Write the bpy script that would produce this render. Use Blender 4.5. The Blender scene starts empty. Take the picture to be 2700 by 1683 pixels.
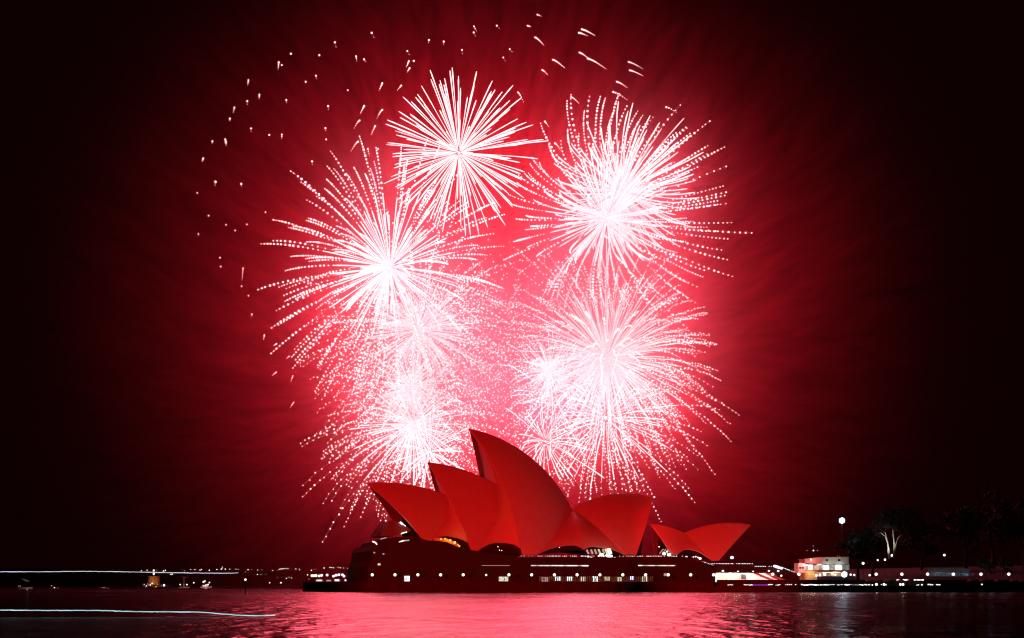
import bpy, math, random
import numpy as np
from mathutils import Vector, Matrix

sc = bpy.context.scene
C = sc.collection
random.seed(7)
RNG = np.random.default_rng(11)
PI = math.pi

# ------------------------------------------------------------------ camera
F, CX, HY, CAMH = 3826.0, 1350.0, 1539.0, 3.4      # focal length in photo pixels, centre column, horizon row, eye height
cd = bpy.data.cameras.new('camera')
cam = bpy.data.objects.new('camera', cd)
C.objects.link(cam)
cam.location = (0, 0, CAMH)
cam.rotation_euler = (PI / 2, 0, 0)
cd.sensor_width = 36
cd.lens = 36 * F / 2700
cd.shift_y = (HY - 841.5) / 2700
cd.clip_start = 0.5
cd.clip_end = 20000
sc.camera = cam

# ------------------------------------------------------------------ night sky
w = bpy.data.worlds.new('World')
sc.world = w
w.use_nodes = True
wn = w.node_tree.nodes
wl = w.node_tree.links
bg = wn['Background']
sky = wn.new('ShaderNodeTexSky')
sky.sky_type = 'NISHITA'
sky.sun_disc = False
sky.sun_elevation = math.radians(-4)
sky.sun_rotation = math.radians(180)
wl.new(sky.outputs[0], bg.inputs[0])
bg.inputs[1].default_value = 0.0012
town = wn.new('ShaderNodeBackground')              # dull red night sky glow over the town
town.inputs[0].default_value = (1, .05, .1, 1)
town.inputs[1].default_value = 0.0042
both = wn.new('ShaderNodeAddShader')
wl.new(bg.outputs[0], both.inputs[0])
wl.new(town.outputs[0], both.inputs[1])
wl.new(both.outputs[0], wn['World Output'].inputs[0])

sc.view_settings.view_transform = 'Standard'
sc.view_settings.look = 'None'
sc.view_settings.exposure = 0
sc.view_settings.gamma = 1
sc.cycles.use_denoising = True
sc.cycles.volume_bounces = 0
sc.cycles.max_bounces = 4
sc.cycles.diffuse_bounces = 2
sc.cycles.glossy_bounces = 2
sc.cycles.sample_clamp_indirect = 4
sc.cycles.volume_step_rate = 0.45
sc.cycles.filter_width = 1.15
sc.cycles.volume_max_steps = 256

# ------------------------------------------------------------------ helpers
def W(px, py, Y):
    """point seen at photo pixel (px,py) at distance Y"""
    return Vector(((px - CX) / F * Y, Y, CAMH + (HY - py) / F * Y))

def pxm(Y):
    return F / Y

def node_mat(name, base=(.5, .5, .5), rough=.6, noise=0.0, scale=1.0, metal=0.0, bump=0.0):
    m = bpy.data.materials.new(name)
    m.use_nodes = True
    n, l = m.node_tree.nodes, m.node_tree.links
    p = n['Principled BSDF']
    p.inputs['Base Color'].default_value = (*base, 1)
    p.inputs['Roughness'].default_value = rough
    p.inputs['Metallic'].default_value = metal
    if noise or bump:
        tc = n.new('ShaderNodeTexCoord')
        nz = n.new('ShaderNodeTexNoise')
        nz.inputs['Scale'].default_value = scale
        nz.inputs['Detail'].default_value = 4
        l.new(tc.outputs['Object'], nz.inputs['Vector'])
        if noise:
            r = n.new('ShaderNodeValToRGB')
            r.color_ramp.elements[0].position = .3
            r.color_ramp.elements[1].position = .7
            r.color_ramp.elements[0].color = (*[c * (1 - noise) for c in base], 1)
            r.color_ramp.elements[1].color = (*[min(1, c * (1 + noise)) for c in base], 1)
            l.new(nz.outputs['Fac'], r.inputs['Fac'])
            l.new(r.outputs['Color'], p.inputs['Base Color'])
        if bump:
            b = n.new('ShaderNodeBump')
            b.inputs['Distance'].default_value = bump
            l.new(nz.outputs['Fac'], b.inputs['Height'])
            l.new(b.outputs['Normal'], p.inputs['Normal'])
    return m

def glow_mat(name, col, strength, vary=0.0, scale=1.0):
    m = bpy.data.materials.new(name)
    m.use_nodes = True
    n, l = m.node_tree.nodes, m.node_tree.links
    for x in list(n):
        if x.type == 'BSDF_PRINCIPLED':
            n.remove(x)
    e = n.new('ShaderNodeEmission')
    e.inputs['Color'].default_value = (*col, 1)
    e.inputs['Strength'].default_value = strength
    if vary:
        tc = n.new('ShaderNodeTexCoord')
        nz = n.new('ShaderNodeTexNoise')
        nz.inputs['Scale'].default_value = scale
        mr = n.new('ShaderNodeMapRange')
        mr.inputs[1].default_value = .3
        mr.inputs[2].default_value = .7
        mr.inputs[3].default_value = strength * (1 - vary)
        mr.inputs[4].default_value = strength * (1 + vary)
        l.new(tc.outputs['Object'], nz.inputs['Vector'])
        l.new(nz.outputs['Fac'], mr.inputs[0])
        l.new(mr.outputs[0], e.inputs['Strength'])
    l.new(e.outputs[0], n['Material Output'].inputs[0])
    m.cycles.emission_sampling = 'NONE'
    return m

class MB:
    """mesh collector"""
    def __init__(self):
        self.v, self.f = [], []
    def add(self, vs, fs):
        o = len(self.v)
        self.v += [tuple(x) for x in vs]
        self.f += [tuple(i + o for i in f) for f in fs]
        return self
    def box(self, x0, x1, y0, y1, z0, z1):
        vs = [(x, y, z) for z in (z0, z1) for y in (y0, y1) for x in (x0, x1)]
        return self.add(vs, [(0, 2, 3, 1), (4, 5, 7, 6), (0, 1, 5, 4), (2, 6, 7, 3), (0, 4, 6, 2), (1, 3, 7, 5)])
    def prism(self, poly, v0, v1):
        """poly of (u,z) pulled from v0 to v1 along local y"""
        n = len(poly)
        vs = [(u, v0, z) for u, z in poly] + [(u, v1, z) for u, z in poly]
        fs = [tuple(range(n)), tuple(range(2 * n - 1, n - 1, -1))]
        fs += [(i, i + n, (i + 1) % n + n, (i + 1) % n) for i in range(n)]
        return self.add(vs, fs)
    def tube(self, pts, rad, sides=6, cap=True):
        pts = [Vector(p) for p in pts]
        n = len(pts)
        if not hasattr(rad, '__len__'):
            rad = [rad] * n
        vs, fs = [], []
        for i, p in enumerate(pts):
            d = (pts[min(i + 1, n - 1)] - pts[max(i - 1, 0)])
            d = d.normalized() if d.length > 1e-9 else Vector((0, 0, 1))
            a = d.cross(Vector((0, 0, 1)) if abs(d.z) < .9 else Vector((1, 0, 0))).normalized()
            b = d.cross(a)
            for k in range(sides):
                t = 2 * PI * k / sides
                vs.append(p + (a * math.cos(t) + b * math.sin(t)) * rad[i])
        for i in range(n - 1):
            for k in range(sides):
                k2 = (k + 1) % sides
                fs.append((i * sides + k, i * sides + k2, (i + 1) * sides + k2, (i + 1) * sides + k))
        if cap:
            fs.append(tuple(range(sides - 1, -1, -1)))
            fs.append(tuple((n - 1) * sides + k for k in range(sides)))
        return self.add(vs, fs)
    def ball(self, c, r, sx=1, sy=1, sz=1, fine=True):
        V, Fc = ICO2 if fine else ICO1
        return self.add([(c[0] + x * r * sx, c[1] + y * r * sy, c[2] + z * r * sz) for x, y, z in V], Fc)
    def lathe(self, prof, c=(0, 0, 0), n=20):
        vs, fs = [], []
        for r, z in prof:
            for k in range(n):
                t = 2 * PI * k / n
                vs.append((c[0] + r * math.cos(t), c[1] + r * math.sin(t), c[2] + z))
        for i in range(len(prof) - 1):
            for k in range(n):
                k2 = (k + 1) % n
                fs.append((i * n + k, i * n + k2, (i + 1) * n + k2, (i + 1) * n + k))
        fs.append(tuple(range(n - 1, -1, -1)))
        fs.append(tuple((len(prof) - 1) * n + k for k in range(n)))
        return self.add(vs, fs)
    def grid(self, rows):
        n, m = len(rows), len(rows[0])
        vs = [p for r in rows for p in r]
        fs = [(i * m + j, i * m + j + 1, (i + 1) * m + j + 1, (i + 1) * m + j) for i in range(n - 1) for j in range(m - 1)]
        return self.add(vs, fs)
    def build(self, name, mat, parent=None, smooth=False, loc=None):
        me = bpy.data.meshes.new(name)
        me.from_pydata(self.v, [], self.f)
        me.update()
        if smooth:
            me.polygons.foreach_set('use_smooth', [True] * len(me.polygons))
        me.materials.append(mat)
        o = bpy.data.objects.new(name, me)
        C.objects.link(o)
        if loc is not None:
            o.location = loc
        if parent is not None:
            o.parent = parent
        return o

def ico(sub):
    import bmesh
    bm = bmesh.new()
    bmesh.ops.create_icosphere(bm, subdivisions=sub, radius=1)
    bm.verts.ensure_lookup_table()
    V = [tuple(v.co) for v in bm.verts]
    Fc = [tuple(v.index for v in f.verts) for f in bm.faces]
    bm.free()
    return V, Fc
ICO1, ICO2 = ico(1), ico(2)

def tag(o, label=None, cat=None, group=None, kind=None):
    if label: o['label'] = label
    if cat: o['category'] = cat
    if group: o['group'] = group
    if kind: o['kind'] = kind
    return o

def empty(name, loc, rz=0):
    o = bpy.data.objects.new(name, None)
    o.empty_display_size = .5
    o.location = loc
    o.rotation_euler = (0, 0, rz)
    C.objects.link(o)
    return o

def copy_tree(o, parent=None):
    c = o.copy()
    C.objects.link(c)
    if parent is not None:
        c.parent = parent
    for ch in list(o.children):
        copy_tree(ch, c)
    return c

def lamp(kind, name, loc, col, power, radius=.3, parent=None, **kw):
    d = bpy.data.lights.new(name, kind)
    d.color = col
    d.energy = power
    d.shadow_soft_size = radius
    for k, v in kw.items():
        setattr(d, k, v)
    o = bpy.data.objects.new(name, d)
    o.location = loc
    C.objects.link(o)
    if parent is not None:
        o.parent = parent
    return o

ORD = ['first', 'second', 'third', 'fourth', 'fifth', 'sixth', 'seventh', 'eighth', 'ninth', 'tenth', 'eleventh', 'twelfth',
       'thirteenth', 'fourteenth', 'fifteenth', 'sixteenth', 'seventeenth', 'eighteenth', 'nineteenth', 'twentieth']
def nth(i):
    if i < 20: return ORD[i]
    tens = ['', '', 'twenty', 'thirty', 'forty', 'fifty', 'sixty', 'seventy', 'eighty', 'ninety']
    t, u = divmod(i + 1, 10)
    return (tens[t] + '-' + ORD[u - 1]) if u else tens[t][:-1] + 'ieth'

# ------------------------------------------------------------------ materials
M = {}
M['tile'] = node_mat('glazed_tile', (.56, .54, .50), .5, .05, .25)
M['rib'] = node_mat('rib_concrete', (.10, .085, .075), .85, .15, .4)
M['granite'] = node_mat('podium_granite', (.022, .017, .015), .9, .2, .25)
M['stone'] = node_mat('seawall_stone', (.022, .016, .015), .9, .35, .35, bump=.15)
M['paving'] = node_mat('paving', (.06, .05, .045), .85, .2, .4)
M['glass_dark'] = node_mat('tinted_glass', (.03, .018, .016), .2)
M['glass_pale'] = node_mat('foyer_glass', (.16, .13, .14), .25)
M['metal'] = node_mat('dark_metal', (.05, .05, .05), .5, metal=.6)
M['white_paint'] = node_mat('white_paint', (.7, .68, .64), .6, .06, .8)
M['pink_paint'] = node_mat('red_cladding', (.45, .16, .15), .6, .1, .8)
M['orange_paint'] = node_mat('orange_wall', (.55, .42, .2), .6, .2, .6)
M['grey_paint'] = node_mat('grey_cladding', (.30, .27, .25), .6, .08, .6)
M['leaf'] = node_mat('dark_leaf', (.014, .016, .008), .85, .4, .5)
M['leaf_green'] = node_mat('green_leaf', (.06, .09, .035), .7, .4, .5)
M['bark'] = node_mat('bark', (.09, .06, .045), .9, .3, 1.5)
M['gum_bark'] = node_mat('pale_gum_bark', (.65, .6, .52), .8, .15, 1.2)
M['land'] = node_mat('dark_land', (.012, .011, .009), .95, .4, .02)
M['canvas'] = node_mat('red_canvas', (.5, .1, .04), .8, .1, 1.0)
M['cloth'] = node_mat('dark_clothing', (.05, .05, .06), .8)
M['sandstone'] = node_mat('fort_sandstone', (.5, .32, .14), .9, .35, .5)
M['hull'] = node_mat('boat_hull', (.25, .25, .26), .5)
M['purple_paint'] = node_mat('mauve_hoarding', (.22, .13, .2), .7, .1, .5)
M['spark'] = glow_mat('white_hot_spark', (1, .46, .48), 2.9)
M['spark_pink'] = glow_mat('pink_spark', (1, .50, .56), 1.9)
M['spark_dim'] = glow_mat('fading_red_spark', (1, .22, .3), 1.2)
M['bulb'] = glow_mat('white_bulb', (1, .96, .93), 1.7)
M['bulb_warm'] = glow_mat('warm_bulb', (1, .78, .5), 2.2)
M['bulb_amber'] = glow_mat('amber_bulb', (1, .5, .1), 1.6)
M['bulb_dim'] = glow_mat('dim_bulb', (1, .6, .5), .5)
M['bulb_violet'] = glow_mat('violet_light', (.45, .08, .9), .9)
M['bulb_red'] = glow_mat('red_beacon', (1, .7, .6), 2.5)
M['flood'] = glow_mat('floodlight_lens', (.72, .88, 1), 3.5)
M['pane_white'] = glow_mat('lit_pane_white', (.9, 1, .98), 1.4, .5, 1.2)
M['pane_cream'] = glow_mat('lit_pane_cream', (1, .85, .6), .75, .5, 1.0)
M['pane_blue'] = glow_mat('lit_pane_blue', (.5, .5, 1), 2.2, .3, .8)
M['wall_glow'] = glow_mat('dim_wall_glow', (.5, .1, .05), .22, .7, .6)
M['strip'] = glow_mat('strip_light', (1, .86, .72), 1.3, .8, .35)
M['trail_white'] = glow_mat('white_streak', (.8, .82, 1), .8, .45, .4)
M['trail_cyan'] = glow_mat('pale_cyan_streak', (.55, .92, 1), .75, .35, .4)

# ------------------------------------------------------------------ water
def make_water():
    m = bpy.data.materials.new('harbour_water')
    m.use_nodes = True
    n, l = m.node_tree.nodes, m.node_tree.links
    n.remove(n['Principled BSDF'])
    p = n.new('ShaderNodeBsdfGlossy')
    p.distribution = 'GGX'
    p.inputs['Color'].default_value = (.42, .35, .35, 1)
    l.new(p.outputs[0], n['Material Output'].inputs['Surface'])
    tc = n.new('ShaderNodeTexCoord')
    def wave(sx, sy, scale, detail=3):
        mp = n.new('ShaderNodeMapping')
        mp.inputs['Scale'].default_value = (sx, sy, 1)
        nz = n.new('ShaderNodeTexNoise')
        nz.inputs['Scale'].default_value = scale
        nz.inputs['Detail'].default_value = detail
        l.new(tc.outputs['Object'], mp.inputs['Vector'])
        l.new(mp.outputs[0], nz.inputs['Vector'])
        return nz.outputs['Fac']
    a = wave(.9, .3, .42, 3)
    b = wave(1, .55, .055, 4)
    c = wave(1, .45, .035, 5)
    mx = n.new('ShaderNodeMath'); mx.operation = 'MULTIPLY_ADD'
    l.new(b, mx.inputs[0]); mx.inputs[1].default_value = 2.2; l.new(a, mx.inputs[2])
    bp = n.new('ShaderNodeBump')
    bp.inputs['Strength'].default_value = 1
    bp.inputs['Distance'].default_value = .75
    l.new(mx.outputs[0], bp.inputs['Height'])
    l.new(bp.outputs[0], p.inputs['Normal'])
    mr = n.new('ShaderNodeMapRange')
    mr.inputs[1].default_value = .32; mr.inputs[2].default_value = .68
    mr.inputs[3].default_value = .19; mr.inputs[4].default_value = .29
    l.new(c, mr.inputs[0]); l.new(mr.outputs[0], p.inputs['Roughness'])
    b_ = MB()
    b_.add([(-4000, -50, 0), (4000, -50, 0), (4000, 6000, 0), (-4000, 6000, 0)], [(0, 1, 2, 3)])
    return tag(b_.build('water', m), kind='structure')
make_water()

# ------------------------------------------------------------------ firework smoke
def make_smoke():
    Y = 930
    c = W(1310, 800, Y)
    rad = Vector((355, 165, 0))
    c.z = 170
    rad.z = 330
    V, Fc = ico(4)
    b = MB(); b.add(V, Fc)
    m = bpy.data.materials.new('firework_smoke')
    m.use_nodes = True
    n, l = m.node_tree.nodes, m.node_tree.links
    n.remove(n['Principled BSDF'])
    v = n.new('ShaderNodeVolumePrincipled')
    v.inputs['Color'].default_value = (1, .16, .25, 1)
    v.inputs['Density'].default_value = 0
    v.inputs['Anisotropy'].default_value = 0
    l.new(v.outputs[0], n['Material Output'].inputs['Volume'])
    tc = n.new('ShaderNodeTexCoord')
    P = tc.outputs['Object']
    ln = n.new('ShaderNodeVectorMath'); ln.operation = 'LENGTH'
    l.new(P, ln.inputs[0])
    R = ln.outputs['Value']
    def math_(op, a, bb=None, cc=None, clamp=False):
        x = n.new('ShaderNodeMath'); x.operation = op; x.use_clamp = clamp
        for i, s in enumerate((a, bb, cc)):
            if s is None: continue
            if isinstance(s, (int, float)): x.inputs[i].default_value = s
            else: l.new(s, x.inputs[i])
        return x.outputs[0]
    # soft fall-off of the cloud towards its rim
    fall = math_('SUBTRACT', 1.0, math_('MULTIPLY', R, R), clamp=True)
    fall = math_('POWER', fall, 3.2)
    hol = n.new('ShaderNodeMapRange')
    hol.inputs[1].default_value = .05; hol.inputs[2].default_value = .5
    hol.inputs[3].default_value = .5; hol.inputs[4].default_value = 1.1
    l.new(R, hol.inputs[0])
    fall = math_('MULTIPLY', fall, hol.outputs[0])
    # wisps blown outwards along the cloud's radius
    sw = n.new('ShaderNodeTexNoise')
    sw.inputs['Scale'].default_value = 2.2
    sw.inputs['Detail'].default_value = 3
    l.new(P, sw.inputs['Vector'])
    dsp = n.new('ShaderNodeVectorMath'); dsp.operation = 'MULTIPLY_ADD'
    l.new(sw.outputs['Color'], dsp.inputs[0]); dsp.inputs[1].default_value = (.3, .1, .3); dsp.inputs[2].default_value = (-.15, -.05, 0)
    pd = n.new('ShaderNodeVectorMath'); pd.operation = 'ADD'
    l.new(P, pd.inputs[0]); l.new(dsp.outputs[0], pd.inputs[1])
    nm = n.new('ShaderNodeVectorMath'); nm.operation = 'NORMALIZE'
    l.new(pd.outputs[0], nm.inputs[0])
    sc1 = n.new('ShaderNodeVectorMath'); sc1.operation = 'MULTIPLY'
    l.new(nm.outputs[0], sc1.inputs[0]); sc1.inputs[1].default_value = (1, .12, 1)
    ad = n.new('ShaderNodeVectorMath'); ad.operation = 'MULTIPLY_ADD'
    l.new(P, ad.inputs[0]); ad.inputs[1].default_value = (.42, .1, .36); l.new(sc1.outputs[0], ad.inputs[2])
    nz = n.new('ShaderNodeTexNoise')
    nz.inputs['Scale'].default_value = 24
    nz.inputs['Detail'].default_value = 4
    nz.inputs['Roughness'].default_value = .6
    nz.inputs['Distortion'].default_value = .8
    l.new(ad.outputs[0], nz.inputs['Vector'])
    wisp = n.new('ShaderNodeMapRange')
    wisp.inputs[1].default_value = .42; wisp.inputs[2].default_value = .62
    wisp.inputs[3].default_value = .4; wisp.inputs[4].default_value = 2.0
    l.new(nz.outputs['Fac'], wisp.inputs[0])
    nz2 = n.new('ShaderNodeTexNoise')
    nz2.inputs['Scale'].default_value = 2.6
    nz2.inputs['Detail'].default_value = 3
    l.new(P, nz2.inputs['Vector'])
    cl = n.new('ShaderNodeMapRange')
    cl.inputs[1].default_value = .35; cl.inputs[2].default_value = .68
    cl.inputs[3].default_value = .75; cl.inputs[4].default_value = 1.2
    l.new(nz2.outputs['Fac'], cl.inputs[0])
    d = math_('MULTIPLY', math_('MULTIPLY', fall, wisp.outputs[0]), cl.outputs[0])
    d = math_('MULTIPLY', d, SMOKE_DENSITY)
    # pale puffs round the bursts, painting their glow into smoke density and colour
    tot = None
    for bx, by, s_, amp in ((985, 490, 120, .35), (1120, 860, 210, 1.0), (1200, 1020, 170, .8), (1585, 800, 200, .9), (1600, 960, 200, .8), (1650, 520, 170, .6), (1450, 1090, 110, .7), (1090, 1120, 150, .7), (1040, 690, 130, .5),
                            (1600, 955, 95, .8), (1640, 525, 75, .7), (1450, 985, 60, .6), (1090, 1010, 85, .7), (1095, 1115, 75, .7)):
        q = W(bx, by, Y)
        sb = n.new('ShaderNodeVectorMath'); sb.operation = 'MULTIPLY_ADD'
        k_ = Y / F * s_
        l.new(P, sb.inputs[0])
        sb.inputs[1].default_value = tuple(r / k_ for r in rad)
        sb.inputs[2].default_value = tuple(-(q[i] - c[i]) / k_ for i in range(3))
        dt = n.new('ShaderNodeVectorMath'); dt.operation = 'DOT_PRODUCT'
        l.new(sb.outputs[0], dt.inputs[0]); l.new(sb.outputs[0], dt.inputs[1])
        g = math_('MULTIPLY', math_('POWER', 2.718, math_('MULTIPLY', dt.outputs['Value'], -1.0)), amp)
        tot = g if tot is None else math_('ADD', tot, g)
    glow_puff = math_('MULTIPLY', math_('MULTIPLY', tot, PUFF_DENSITY), math_('MULTIPLY_ADD', wisp.outputs[0], .35, .65))
    dens = math_('ADD', d, glow_puff)
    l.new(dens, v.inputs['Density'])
    fr = math_('DIVIDE', glow_puff, math_('ADD', dens, 1e-6))
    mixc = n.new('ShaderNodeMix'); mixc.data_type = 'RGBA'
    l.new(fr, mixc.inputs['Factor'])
    mixc.inputs[6].default_value = (1, .10, .16, 1)  # red of the outer glow painted into the smoke's own tint
    mixc.inputs[7].default_value = (1, .72, .80, 1)  # pale inner glow painted into the tint of the puffs
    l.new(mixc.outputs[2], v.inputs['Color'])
    o = b.build('smoke', m, loc=c)
    o.scale = rad
    return tag(o, 'red lit cloud of firework smoke drifting behind the white shelled hall', 'smoke', kind='stuff')
SMOKE_DENSITY = .0037
PUFF_DENSITY = .0095
make_smoke()

# ------------------------------------------------------------------ fireworks
def bead_mesh(pts, rads, fine=False):
    V, Fc = ICO2 if fine else ICO1
    V = np.array(V); Fc = np.array(Fc)
    pts = np.asarray(pts, float); rads = np.asarray(rads, float)
    vs = (pts[:, None, :] + V[None] * rads[:, None, None]).reshape(-1, 3)
    fs = (Fc[None] + (np.arange(len(pts)) * len(V))[:, None, None]).reshape(-1, Fc.shape[1])
    return vs, fs

def burst(label, px, py, Y, R, n, solid=(.02, .5), beads=(.5, 1.), nb=10, rt=2.0, rb=4.0, droop=.06, drift=(0, 0),
          spread=.12, hemi=None, light=None, lcol=(1, .085, .155), lrad=26, core=0, jitter=.0, stuff_extra=0, extra_R=1.0, flat=1.0, lit=1, dense=0, dR=.4, dpos=(0, 0)):
    c = W(px, py, Y)
    k = Y / F
    root = empty('firework_burst', c)
    tag(root, label, 'firework', 'firework bursts above the shelled hall')
    N_ = n + stuff_extra
    order = RNG.permutation(N_)
    off = RNG.uniform(0, 6.28)
    cnt = [0]
    def ray(Rm, beads_only=False):
        i_ = order[cnt[0] % N_]; cnt[0] += 1
        yy = 1 - 2 * (i_ + .5) / N_
        a_ = i_ * 2.39996 + off
        q_ = math.sqrt(1 - yy * yy)
        d = np.array((q_ * math.cos(a_), yy, q_ * math.sin(a_))) + RNG.normal(size=3) * .07
        d /= np.linalg.norm(d)
        Rr = Rm * k * (1 + RNG.uniform(-spread, spread * .6))
        def pos(t):
            s = (1 - math.exp(-1.3 * t)) / (1 - math.exp(-1.3))
            return np.array((d[0] * Rr * s + drift[0] * R * k * t * t, d[1] * Rr * s, d[2] * Rr * s + (drift[1] - droop) * R * k * t * t))
        mb = MB()
        s0 = solid[0] + RNG.uniform(0, .05)
        s1 = solid[1] * (1 + RNG.uniform(-.22, .12))
        if s1 > s0 + .02 and not beads_only:
            ts = np.linspace(s0, s1, 9)
            rr = [.92 * rt * k * (.28 + .87 * (i / 8)) * (1 if i < 8 else .45) * RNG.uniform(.85, 1.15) for i in range(9)]
            mb.tube([pos(t) for t in ts], rr, 5)
        b0 = max(beads[0] + RNG.uniform(-.06, .08), 0)
        if nb:
            m_ = max(3, int(nb * RNG.uniform(.7, 1.2)))
            end = beads[1] * RNG.uniform(.9, 1.0)
            tt = np.linspace(b0, end, m_)
            tt += RNG.uniform(-.12, .12, m_) * (end - b0) / m_
            x = np.linspace(0, 1, m_)
            rr = .64 * rb * k * (.6 + .65 * np.sin(PI * np.clip(x * .8 + .1, 0, 1))) * RNG.uniform(.7, 1.2, m_)
            pp = [pos(t) + (RNG.normal(size=3) * jitter * k) for t in tt]
            vs, fs = bead_mesh(pp, rr, rb > 3.2)
            mb.add(vs.tolist(), fs.tolist())
            mb.tube([pos(t) for t in np.linspace(max(0, min(s0, b0)), end, 10)], .05 * k, 3)
        return mb
    for i in range(min(n, 100)):
        mb = ray(R)
        mb.build('spark_trail', M['spark'] if RNG.random() < .9 else M['spark_pink'], root)
    ex = max(0, n - 100) + stuff_extra
    if ex or dense:
        big = MB()
        for _ in range(dense):
            d = RNG.normal(size=3); d /= np.linalg.norm(d)
            L_ = dR * R * k * RNG.uniform(.35, 1.0)
            o_ = np.array((dpos[0] * k, 0, -dpos[1] * k))
            pts = [o_ + d * L_ * f + np.array((0, 0, -droop * R * k * .3 * f * f)) for f in (.02, .4, .75, 1)]
            big.tube(pts, [rt * k * .6, rt * k * .8, rt * k * .65, rt * k * .25], 4)
        for i in range(ex):
            m_ = ray(R * extra_R, beads_only=i >= n - 100)
            big.add(m_.v, m_.f)
        tag(big.build('spark_haze', M['spark_pink'] if False else M['spark'], root), kind='stuff')
    if core:
        q = MB(); q.ball((0, 0, 0), core * k)
        q.build('burst_core', M['spark'], root)
    if light:
        # the stars burn all over the burst: one light in the core, four among the outer stars
        lamp('POINT', 'burst_light', (0, 0, 0), lcol, light * LIGHT_SCALE * .46, lrad, root)
        for ox, oz in ((-.62, .3), (.62, .3), (-.55, -.4), (.55, -.4)):
            lamp('POINT', 'burst_light', (ox * R * k, 0, oz * R * k), lcol, light * LIGHT_SCALE * .135, 22, root)
    return root

LIGHT_SCALE = 1.0
SPOT_SCALE = 2.1
P0 = 0.80e6
burst('topmost white firework burst of straight spokes without dotted ends', 1210, 403, 915, 215, 180, solid=(.02, .97), nb=0, rt=1.75, droop=.02,
      spread=.14, core=4, light=P0 * 1.0)
burst('upper right firework burst with long dotted spokes curving out to the right', 1600, 577, 930, 315, 150, solid=(.02, .36), beads=(.36, 1), nb=15, rt=2.2,
      rb=3.5, droop=.10, drift=(.14, .13), spread=.18, core=5, dense=70, dR=.4, light=P0 * 1.3)
burst('dense white firework burst of straight spokes filling the middle of the upper right burst', 1640, 505, 945, 190, 190, solid=(.02, .95), nb=0, rt=1.9,
      droop=.03, drift=(.10, .12), spread=.25, core=6, dense=170, dR=.62, light=P0 * .7)
burst('left upper firework burst with white spokes and dotted tips curving down at the left', 1028, 705, 920, 345, 160, solid=(.02, .36), beads=(.36, 1), nb=16,
      rt=2.0, rb=3.5, droop=.14, drift=(-.02, .06), spread=.22, core=5, dense=80, dR=.42, light=P0 * 1.1)
burst('wide hazy left firework burst of fine dotted sparks below the left upper burst', 1105, 872, 935, 345, 260, solid=(.05, .3), beads=(.25, 1), nb=13, rt=1.4,
      rb=3.0, droop=.16, spread=.35, jitter=2, stuff_extra=90, extra_R=.8, dense=90, dR=.4, light=P0 * 1.2)
burst('small bright left firework burst glowing in the middle of the left column', 1082, 1018, 925, 120, 95, solid=(.02, .6), beads=(.6, 1.6), nb=9, rt=1.5, rb=2.6,
      droop=.1, spread=.4, jitter=2, core=6, stuff_extra=60, extra_R=1.6, dense=150, dR=.8)
burst('low left firework burst with long drooping dotted arcs above the lowest left shell', 1090, 1122, 930, 295, 190, solid=(.03, .36), beads=(.33, 1), nb=12,
      rt=1.45, rb=3.0, droop=.22, spread=.35, jitter=1, core=6, stuff_extra=60, extra_R=.8, dense=130, dR=.33, light=P0 * 1.0)
burst('small lowest left firework burst of thick short spokes beside the tallest shell', 1132, 1191, 915, 120, 50, solid=(.02, .75), beads=(.75, 1), nb=5, rt=1.8,
      rb=3.0, droop=.08, spread=.3, core=4)
burst('largest right firework burst of dense dotted spokes around a glowing pink middle', 1600, 945, 940, 360, 330, solid=(.03, .46), beads=(.38, 1), nb=15, rt=1.35,
      rb=2.9, droop=.13, spread=.25, jitter=1, stuff_extra=100, extra_R=.8, dense=460, dR=.40, dpos=(0, 4), light=P0 * 1.5)
burst('small bright firework burst at the left edge of the largest right burst', 1450, 980, 925, 135, 60, solid=(.02, .7), beads=(.6, 1.2), nb=7, rt=1.2, rb=2.6,
      droop=.08, spread=.4, jitter=1, core=9, dense=150, dR=.62, light=P0 * .5)
burst('lower right firework burst with bundles of thick spokes hanging downward', 1597, 1102, 930, 255, 90, solid=(.02, .5), beads=(.4, 1), nb=11, rt=1.5, rb=3.0,
      droop=.20, drift=(.08, 0), spread=.35, jitter=1, core=5, light=P0 * .8)
burst('small thin spoked firework burst between the two columns of bursts', 1459, 1040, 915, 150, 34, solid=(.02, .95), nb=0, rt=1.5, droop=.05, spread=.35)
burst('sparse firework burst of thin clear spokes just above the tallest shell ridge', 1438, 1164, 910, 165, 40, solid=(.03, .8), beads=(.75, 1.05), nb=5, rt=1.9,
      rb=2.6, droop=.12, drift=(.12, -.05), spread=.4, core=3, light=P0 * .4)
burst('faint scattered firework burst of dots filling the gap between both columns', 1330, 890, 945, 250, 140, solid=(.9, .8), beads=(.25, 1), nb=8, rt=1.2, rb=2.6,
      droop=.12, spread=.4, jitter=4)

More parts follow.
